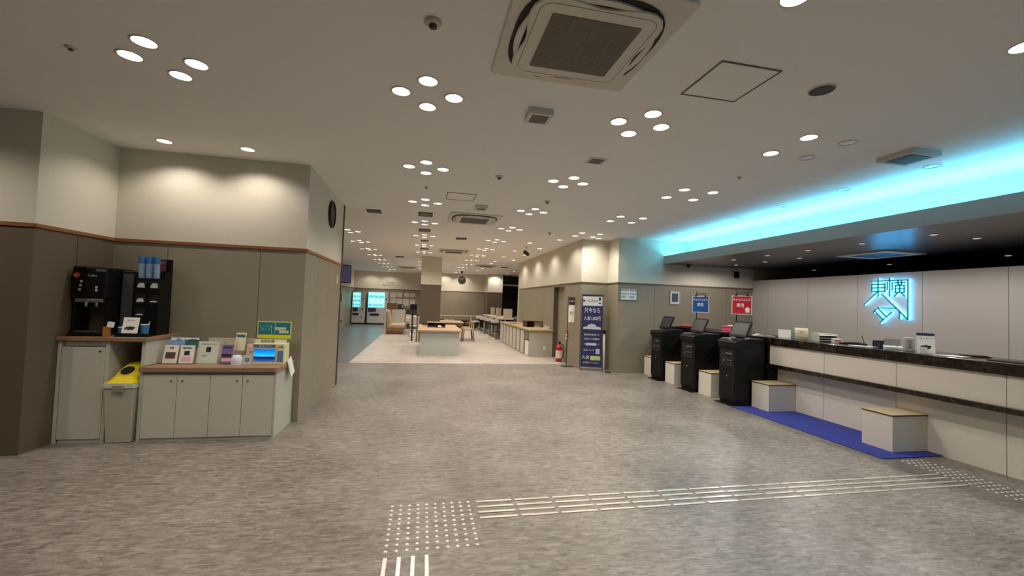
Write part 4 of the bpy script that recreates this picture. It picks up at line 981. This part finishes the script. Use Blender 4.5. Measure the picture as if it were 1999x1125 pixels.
MB().cyl(.04, -.02, .02, (0, .02, .92), axis='y').build('round_head', black, s)
MB().tube([(.02, .0, .86), (.02, .05, .3), (.10, .1, .03), (.2, .12, .02)], .006).build('cable', mat('cable_green', (60, 66, 54), .6), s)
MB().lathe([(.10, .0), (.10, .012), (.001, .018)], (.14, .12, 0), seg=16).build('weight', darkgrey, s)

# ------------------------------------------------------------------ right counter with doors
rc = thing('breakfast_counter', 'long breakfast counter with tan top and narrow doors along the right wall', 'counter', (0, 0, 0))
MB().prism([(2.93, 11.62), (3.655, 11.62), (3.655, 16.25), (2.93, 16.25)], .735, .775).build('worktop', tanwood, rc, .003)
MB().box(2.975, 11.68, 0, 3.655, 11.72, .735).box(2.98, 11.72, .70, 3.655, 16.25, .735).box(3.63, 11.72, 0, 3.655, 16.25, .70).box(2.98, 11.72, 0, 3.655, 16.25, .03).build('carcass', mat('counter_grey', (172, 170, 154), .5), rc)
for k in range(7):
    y0 = 12.35 + k * .56
    MB().box(2.965, y0, .04, 2.985, y0 + .40, .70).build('door', laminate, rc, .002)
    MB().box(2.98, y0 - .16, .03, 3.0, y0, .70).build('divider', mat('divider_brown', (120, 108, 88), .5), rc)
MB().box(2.967, 11.76, .03, 2.985, 12.16, .44).build('bin_door', white, rc); MB().box(2.975, 11.76, .47, 2.99, 12.16, .70).build('bin_opening', greyplastic, rc)
s = thing('power_outlet', 'small white power outlet on the counter end panel', 'outlet', (3.42, 11.675, .25)); MB().box(-.03, -.01, -.055, .03, .003, .055).build('plate', white, s, .002); MB().box(-.008, -.012, -.03, .008, -.01, -.01).box(-.008, -.012, .01, .008, -.01, .03).build('sockets', greyplastic, s)
o = thing('utensil_rack', 'dark brown wooden organiser rack on the breakfast counter', 'organiser', (3.36, 12.9, .775), .15)
MB().box(-.25, -.16, 0, -.235, .16, .19).box(-.02, -.16, 0, -.005, .16, .19).box(-.25, -.16, .175, -.0, .16, .19).box(-.25, .15, 0, 0, .16, .19).box(-.13, -.16, 0, -.12, .15, .17).build('rack_frame', mat('rack_brown', (78, 56, 42), .5), o)
MB().box(.01, -.16, 0, .25, .16, .16).build('rack_drawer', mat('rack_grey_brown', (136, 122, 108), .5), o, .002); MB().box(-.01, -.17, .165, .27, .17, .18).build('rack_lid', mat('lid_dark', (66, 50, 40), .5), o)
o = thing('serving_tray', 'low pale wooden tray at the back of the breakfast counter', 'tray', (3.48, 12.2, .775)); MB().box(-.15, -.3, 0, .15, .3, .012).box(-.15, -.3, .012, -.14, .3, .06).box(.14, -.3, .012, .15, .3, .09).build('tray_body', mat('tray_tan', (196, 178, 150), .5), o)
for i, (x, y, w, m__) in enumerate(((3.1, 14.6, .22, tanwood), (3.25, 15.4, .3, tanwood))):
    o = thing('wooden_tray', ['flat wooden tray near the middle of the breakfast counter', 'flat wooden tray at the far end of the breakfast counter'][i], 'tray', (x, y, .775)); MB().box(-w / 2, -.2, 0, w / 2, .2, .03).build('tray_body', m__, o, .004)

# ------------------------------------------------------------------ island counter
il = thing('island_counter', 'grey island counter with tan wooden top before the dark pillar', 'counter', (0, 0, 0))
MB().box(-.04, 11.74, 0, 1.02, 14.35, .655).build('body', mat('island_grey', (186, 189, 180), .5), il, .003)
MB().box(-.10, 11.66, .655, 1.08, 14.42, .695).build('worktop', tanwood, il, .004)
MB().box(-.03, 11.735, .50, 1.01, 11.742, .648).build('upper_front_panel', mat('island_grey2', (180, 182, 172), .5), il)
o = thing('condiment_rack', 'two-tier wooden condiment rack on the island counter', 'rack', (.42, 12.95, .695))
MB().box(-.27, -.14, .135, .27, .14, .155).build('rack_top', mat('rack_tan', (176, 152, 118), .5), o, .003); MB().box(-.26, -.13, 0, -.24, .13, .135).box(.24, -.13, 0, .26, .13, .135).box(-.02, -.13, 0, 0, .13, .135).box(-.26, .12, 0, .26, .13, .135).box(-.26, -.13, 0, .26, .13, .012).build('rack_frame', mat('rack_brown', (78, 56, 42), .5), o)
MB().box(-.24, -.14, .012, -.03, .1, .05).box(.10, -.14, .012, .24, .1, .05).build('rack_drawer', mat('rack_redbrown', (104, 56, 40), .5), o)
o = thing('sauce_bottle', 'white squeeze bottle lying before the condiment rack', 'bottle', (.50, 12.70, .695)); MB().lathe([(.001, -.08), (.032, -.075), (.035, .03), (.014, .06), (.010, .085), (.001, .087)], (0, 0, .036), 14, axis='y').build('bottle_body', white, o, rot=(0, 0, .5))
o = thing('wood_tray_far', 'dark wooden tray further back on the island counter', 'tray', (.2, 13.9, .695)); o.name = 'island_tray'; MB().box(-.2, -.15, 0, .2, .15, .02).box(-.2, .14, .02, .2, .15, .06).build('tray_body', mat('rack_brown', (78, 56, 42), .5), o)

# queue post beside island
for i, (x, y, lab) in enumerate(((-.34, 15.6, 'slim dark belt post with round base standing left of the island counter'), (-.16, 15.2, 'slim grey belt post close beside the island counter'))):
    s = thing('belt_post', lab, 'post', (x, y, 0))
    MB().lathe([(.16, 0), (.16, .012), (.03, .03)], seg=22).build('base', steel, s); MB().cyl(.03, .02, .93, seg=16).build('post', darkgrey if i == 0 else greyplastic, s); MB().cyl(.04, .93, .98, seg=16).build('post_head', black, s)

# ------------------------------------------------------------------ booth bench and white tables
bb = thing('booth_bench', 'tan upholstered booth bench with high back beside the walkway', 'bench', (-1.45, 18.6, 0))
tanf = mat('tan_leather', (180, 158, 126), .5); brf = mat('bench_brown', (106, 76, 52), .5)
MB().box(-.10, 0, 0, -.02, 1.9, 1.02).build('side_divider', laminate, bb); MB().box(-.02, 0, 0, .62, 1.9, .12).build('plinth', brf, bb); MB().box(-.02, -.0, .12, .70, 1.9, .26).build('seat_base', mat('bench_mid', (140, 108, 76), .5), bb, .01); MB().box(.0, .01, .26, .72, 1.88, .40).build('seat_cushion', tanf, bb, .03, 3)
MB().prism([(0, .40), (.14, .40), (.06, .98), (-.01, .98)], .02, 1.86, 'y').build('back_cushion', tanf, bb, .02); MB().box(-.12, 1.2, 1.02, .32, 1.9, 1.3).build('back_panel', brf, bb)
lc = thing('service_cabinet', 'pale service cabinet with black appliances behind the booth bench', 'cabinet', (-1.0, 22.0, 0))
MB().box(-.55, 0, 0, .15, .5, 1.0).build('body', laminate, lc); MB().box(-.57, -.02, 1.0, .17, .52, 1.03).build('top', blackmatt, lc)
for i, (x, w, h, lab) in enumerate(((-1.42, .28, .20, 'black microwave nearest the vending machine on the service cabinet'), (-1.08, .26, .20, 'black toaster oven in the middle of the service cabinet'))):
    o = thing('microwave', lab, 'microwave', (x, 22.2, 1.03)); MB().box(-w / 2, -.12, 0, w / 2, .15, h).build('case', black, o, .01); MB().box(-w / 2 + .02, -.124, .03, w / 2 - .09, -.12, h - .03).build('window', darkgrey, o); MB().box(w / 2 - .07, -.124, .03, w / 2 - .02, -.12, h - .04).build('control_panel', mat('panel_pale', (196, 196, 190), .4), o)
o = thing('black_cabinet', 'dark shelf unit with black bins beside the central pillar', 'shelf', (-.52, 22.1, 0)); MB().box(-.28, 0, 0, .24, .4, .82).build('body', darkgrey, o); MB().box(-.1, -.01, 1.0, .24, .3, 1.25).build('box_on_top', black, o); MB().box(-.28, .02, .82, .24, .38, 1.0).build('upper_tray', mat('dark_green_grey', (52, 56, 50), .5), o)
# posters on the vending wall
k = 0
for (px, pz, w, h) in ((-1.75, 1.72, .34, .30), (-1.38, 1.74, .30, .26), (-.95, 1.76, .30, .24), (-.62, 1.76, .28, .24), (-1.75, 1.35, .34, .34), (-1.38, 1.32, .32, .36), (-1.0, 1.30, .34, .40), (-.62, 1.28, .30, .42)):
    r = thing('wall_poster', 'white notice sheet, %s of the group above the black appliances' % ['top one nearest the vending machine', 'second top one', 'third top one', 'top one nearest the pillar', 'lower one nearest the vending machine', 'second lower one', 'third lower one', 'lower one nearest the pillar'][k], 'notice', (px, 26.2, pz)); k += 1
    q = MB().box(-w / 2, -.01, -h / 2, w / 2, 0, h / 2).build('sheet', mat('poster_white', (214, 208, 196), .5), r); text('notice_lettering', '電子レンジ', .06, ink, q, (0, -.012, h * .25), width=w * .8); text('notice_lettering', 'ご使用', .05, mat('grey_print', (150, 140, 140), .6), q, (0, -.012, -h * .15))
s = thing('wall_lettering', 'small grey lettering on the cream wall above the vending machines', 'sign', (-1.95, 26.19, 2.32)); text('lettering', 'Vending', .14, greyplastic, s, (0, -.004, .12)); text('lettering', '自動販売機コーナー', .10, mat('grey_print2', (160, 150, 136), .6), s, (0, -.004, -.04))

def vending(x0, x1, h, lab, var):
    w = x1 - x0; r = thing('vending_machine', lab, 'vending machine', ((x0 + x1) / 2, 25.35, 0))
    MB().box(-w / 2, 0, .07, w / 2, .75, h).build('cabinet', mat('vend_white', (208, 206, 202), .4), r, .01); MB().box(-w / 2 + .02, .02, 0, w / 2 - .02, .7, .07).build('plinth', blackmatt, r)
    a = -w / 2 + .05; b = w / 2 - (.26 if var == 0 else .2)
    q = MB().box(a, -.012, .98, b, 0, h - .06).build('display_window', mat('vend_glow', (170, 240, 240), .3, emit=(120, 236, 240), es=2.0), r)
    cols_ = [mat('can_%d' % i, c, .4, emit=c, es=.35) for i, c in enumerate(((60, 150, 190), (40, 120, 90), (90, 170, 200), (230, 236, 236), (60, 160, 120)))]
    rows = 3
    for rr in range(rows):
        mb_ = MB(); zz = 1.03 + rr * (h - 1.16) / rows
        nn = int((b - a) / .075)
        for i in range(nn): mb_.cyl(.024, zz, zz + .14, (a + .05 + i * .075, -.03, 0), seg=8)
        mb_.build('drink_row', cols_[(rr + var * 2) % 5], q)
    MB().box(a, -.02, .72, a + w * .38, 0, .92).build('button_panel', mat('panel_dark_blue', (46, 56, 90), .4), r); MB().cyl(.04, -.03, 0, (w / 2 - .13, 0, .86), axis='y', seg=14).build('coin_slot', black, r); MB().cyl(.035, -.03, 0, (w / 2 - .09, 0, 1.45), axis='y', seg=14).build('lock', black, r)
    MB().box(a + .1 * var, -.02, .50, a + .1 * var + w * .45, 0, .62).build('dispensing_flap', mat('flap_dark', (40, 38, 42), .4), r); MB().cyl(.03, -.02, 0, (w / 2 - .17, 0, .40), axis='y', seg=14).build('coin_return', black, r)
vending(-3.90, -3.20, 1.83, 'white vending machine with green bottles by the corridor wall', 0)
vending(-3.07, -1.96, 1.88, 'wider white vending machine with blue-lit window nearer the posters', 1)
tv = thing('ceiling_television', 'black television mounted high on the corridor wall near the vending machines', 'television', (-3.62, 20.4, 2.55), .9)
MB().box(-.5, -.03, -.42, .5, .04, .42).build('television_case', black, tv, .01); MB().box(-.46, -.034, -.38, .46, -.03, .38).build('television_screen', mat('tv_lilac', (92, 90, 118), .25, emit=(70, 70, 110), es=.25), tv); MB().box(-.05, .04, -.06, .05, .26, .06).build('wall_arm', black, tv)
wd = thing('corridor_locker', 'tall pale locker door with dark slot handle on the corridor wall', 'locker', (-3.94, 21.8, 0)); MB().box(0, -.9, 0, .05, 1.2, 1.95).build('locker_body', mat('locker_grey', (150, 142, 128), .5), wd, .004); MB().box(.05, .1, 1.25, .07, .2, 1.65).build('slot_handle', blackmatt, wd); MB().cyl(.05, .05, .09, (0, .35, .30), axis='x', seg=14).build('knob', blackmatt, wd)

# white cafe tables and chairs by the booth
def pedestal_table(x, y, r_, h, lab, m_top, base=chrome):
    t = thing('cafe_table', lab, 'table', (x, y, 0)); MB().cyl(r_, h - .03, h, seg=28).build('tabletop', m_top, t); MB().cyl(.03, .02, h - .03, seg=14).build('pedestal', base, t); MB().lathe([(.22, 0), (.22, .012), (.04, .03)], seg=22).build('base', base, t); return t
pedestal_table(-.38, 18.7, .30, .72, 'white round cafe table beside the booth bench', white)
pedestal_table(-.42, 20.9, .30, .72, 'white round cafe table behind the first one near the service cabinet', white)
def white_chair(x, y, rz, lab):
    t = thing('cafe_chair', lab, 'chair', (x, y, 0), rz); w_ = mat('chair_white', (220, 214, 204), .45)
    MB().prism(rrect(.44, .42, .08), .42, .45).build('seat', w_, t, .01); MB().prism([(-.2, .50), (.2, .50), (.18, .82), (-.18, .82)], .19, .21, 'y').build('backrest', w_, t, .006)
    for sx in (-1, 1):
        for sy in (-1, 1): MB().tube([(sx * .15, sy * .15, .42), (sx * .2, sy * .19, 0)], .011).build('leg', steel, t)
        MB().tube([(sx * .15, .18, .43), (sx * .15, .2, .55)], .011).build('back_support', steel, t)
white_chair(-.45, 19.6, 2.6, 'white cafe chair nearest the booth bench with chrome legs')
white_chair(-.25, 17.6, 2.9, 'white cafe chair between the belt posts and the pillar')
white_chair(-.05, 20.3, -.4, 'white cafe chair partly hidden by the central pillar')

# dining table, chairs right of island
dt = thing('dining_table', 'light wooden dining table behind the island counter', 'table', (1.10, 16.6, 0))
MB().box(-.42, -.75, .68, .42, .75, .71).build('tabletop', tanwood, dt, .004)
for sx in (-.36, .36):
    for sy in (-.65, .65): MB().tube([(sx, sy, .68), (sx, sy, 0)], .028).build('leg', brownwood, dt)
MB().box(-.38, -.66, .58, .38, .66, .68).build('apron', brownwood, dt)
wc = mat('chair_brown', (120, 84, 60), .5); cu = mat('cushion_cream', (196, 178, 146), .7)
def wood_chair(x, y, rz, lab):
    t = thing('dining_chair', lab, 'chair', (x, y, 0), rz)
    MB().prism(rrect(.46, .44, .06), .42, .47).build('seat', cu, t, .012)
    for sx in (-1, 1):
        MB().tube([(sx * .17, -.17, .42), (sx * .21, -.21, 0)], .018).build('leg', wc, t); MB().tube([(sx * .17, .17, .42), (sx * .21, .22, 0)], .018).build('leg', wc, t)
    pts = [(-.24, -.05, .62), (-.25, .08, .66), (-.18, .20, .70), (0, .25, .72), (.18, .20, .70), (.25, .08, .66), (.24, -.05, .62)]
    MB().tube(pts, .022).build('back_rail', wc, t); mb_ = MB(); pr = [(-.20, .17), (-.1, .225), (0, .24), (.1, .225), (.2, .17)]
    mb_.prism(pr + [(a, b - .03) for a, b in reversed(pr)], .48, .73).build('back_cushion', cu, t, .01)
    for sx in (-1, 1): MB().tube([(sx * .2, .12, .44), (sx * .22, .16, .68)], .014).build('back_post', wc, t)
wood_chair(1.72, 16.3, -1.5, 'cream cushioned wooden dining chair nearest the island, at the table side')
wood_chair(1.78, 17.2, -1.6, 'cream cushioned wooden dining chair second from the island at the table side')
wood_chair(1.1, 17.7, .1, 'cream cushioned wooden dining chair at the far end of the dining table')
dt2 = thing('rear_table', 'long narrow wooden table against the rear wall', 'table', (2.0, 23.8, 0)); MB().box(-1.7, -.3, .66, 1.45, .3, .70).build('tabletop', tanwood, dt2, .003); MB().box(-1.6, -.05, 0, -1.52, .05, .66).box(.60, -.3, 0, .66, .3, .66).box(1.38, -.05, 0, 1.44, .05, .66).build('legs', laminate, dt2)
bk = thing('rear_bench', 'dark bench along the rear wall behind the long table', 'bench', (2.2, 24.6, 0)); MB().box(-1.9, -.25, 0, 1.25, .28, .42).build('bench_body', mat('bench_dark', (70, 60, 54), .6), bk, .01)
for i, (x, y) in enumerate(((2.75, 22.6),)):
    st = thing('round_stool', 'round white-topped stool before the rear bench', 'stool', (x, y, 0)); MB().lathe([(.001, .49), (.20, .48), (.22, .45), (.20, .42), (.001, .42)], seg=20).build('seat', white, st); MB().cyl(.025, .02, .42, seg=12).build('stem', darkgrey, st); MB().lathe([(.2, 0), (.2, .012), (.03, .03)], seg=18).build('base', darkgrey, st)

# high table with partitions and stools on the carpet
ht = thing('high_table', 'long high table with slender metal legs beside the far window', 'table', (0, 0, 0))
MB().box(3.15, 17.2, .80, 3.95, 22.6, .84).build('tabletop', mat('pale_top', (200, 184, 164), .5), ht, .003)
for y in (17.5, 19.9, 22.3):
    for x in (3.22, 3.85): MB().box(x - .02, y - .02, 0, x + .02, y + .02, .80).build('leg', white, ht)
for i, (x, y) in enumerate(((3.53, 21.7), (3.54, 20.0), (3.53, 17.7))):
    s = thing('table_partition', ['small white ribbed partition screen farthest along the high table', 'small white ribbed partition screen in the middle of the high table', 'wider white ribbed partition screen nearest on the high table'][i], 'partition', (x, y, .84))
    w = (.10, .12, .19)[i]
    MB().box(-w, -.015, 0, w, .015, .40).build('screen', mat('partition_white', (226, 216, 200), .5), s); mb_ = MB()
    for k in range(9): mb_.box(-w + .03 + k * (2 * w - .06) / 8 - .008, -.024, .03, -w + .03 + k * (2 * w - .06) / 8 + .008, -.015, .38)
    mb_.build('ribs', mat('partition_rib', (200, 188, 170), .5), s)
    for sx in (-1, 1): MB().box(sx * w * .7 - .02, -.08, 0, sx * w * .7 + .02, .08, .01).build('foot', greyplastic, s)
def stool(x, y, lab):
    s = thing('bar_stool', lab, 'bar stool', (x, y, 0)); MB().cyl(.17, .55, .60, seg=20).build('seat', black, s, .01); MB().prism([(-.17, .64), (.17, .64), (.15, .80), (-.15, .80)], .15, .17, 'y').build('backrest', white, s); MB().cyl(.022, .02, .55, seg=12).build('stem', chrome, s); MB().lathe([(.2, 0), (.2, .01), (.03, .025)], seg=20).build('base', chrome, s); MB().lathe([(.11, .20), (.12, .21), (.11, .22)], seg=18).build('footrest', chrome, s); MB().tube([(0, .1, .56), (0, .17, .70)], .012).build('back_support', chrome, s)
for i, y in enumerate((17.6, 18.9, 20.3, 21.6)):
    stool(3.0 - .05 * i, y, ['black bar stool with white backrest nearest at the high table', 'second black bar stool with white backrest along the high table', 'third black bar stool with white backrest along the high table', 'farthest black bar stool with white backrest at the high table'][i])
o = thing('dark_planter', 'dark bulky planter on the high table end by the window', 'planter', (3.82, 17.0, .0)); MB().lathe([(.001, 0), (.16, 0), (.19, .78), (.17, .95), (.001, .97)], seg=18).build('pot', mat('pot_dark', (60, 50, 40), .5), o)

# ------------------------------------------------------------------ world, camera, view
w = bpy.data.worlds.new('world'); sc.world = w; w.use_nodes = True
w.node_tree.nodes['Background'].inputs[0].default_value = (0.01, 0.012, 0.015, 1); w.node_tree.nodes['Background'].inputs[1].default_value = 0.2
yaw, pitch, roll, fpx = 0.204537, 0.034974, 0.035835, 832.52
fw = Vector((math.sin(yaw) * math.cos(pitch), math.cos(yaw) * math.cos(pitch), math.sin(pitch)))
r0 = Vector((math.cos(yaw), -math.sin(yaw), 0)); u0 = r0.cross(fw)
rr = r0 * math.cos(roll) + u0 * math.sin(roll); uu = -r0 * math.sin(roll) + u0 * math.cos(roll)
cd = bpy.data.cameras.new('camera'); co = bpy.data.objects.new('camera', cd); COL.objects.link(co)
M = Matrix(((rr.x, uu.x, -fw.x, 0), (rr.y, uu.y, -fw.y, 0), (rr.z, uu.z, -fw.z, 1.5), (0, 0, 0, 1)))
co.matrix_world = M
cd.sensor_width = 36; cd.lens = fpx / 1999 * 36; cd.clip_start = 0.05; cd.clip_end = 100
sc.camera = co
sc.view_settings.view_transform = 'Standard'; sc.view_settings.look = 'None'; sc.view_settings.gamma = 1; sc.view_settings.use_curve_mapping = False
sc.view_settings.exposure = 0.0
sc.cycles.use_denoising = True; sc.cycles.use_adaptive_sampling = True; sc.cycles.adaptive_threshold = 0.04; sc.cycles.max_bounces = 7; sc.cycles.diffuse_bounces = 4; sc.cycles.glossy_bounces = 3; sc.cycles.sample_clamp_indirect = 6
sc.cycles.use_light_tree = True
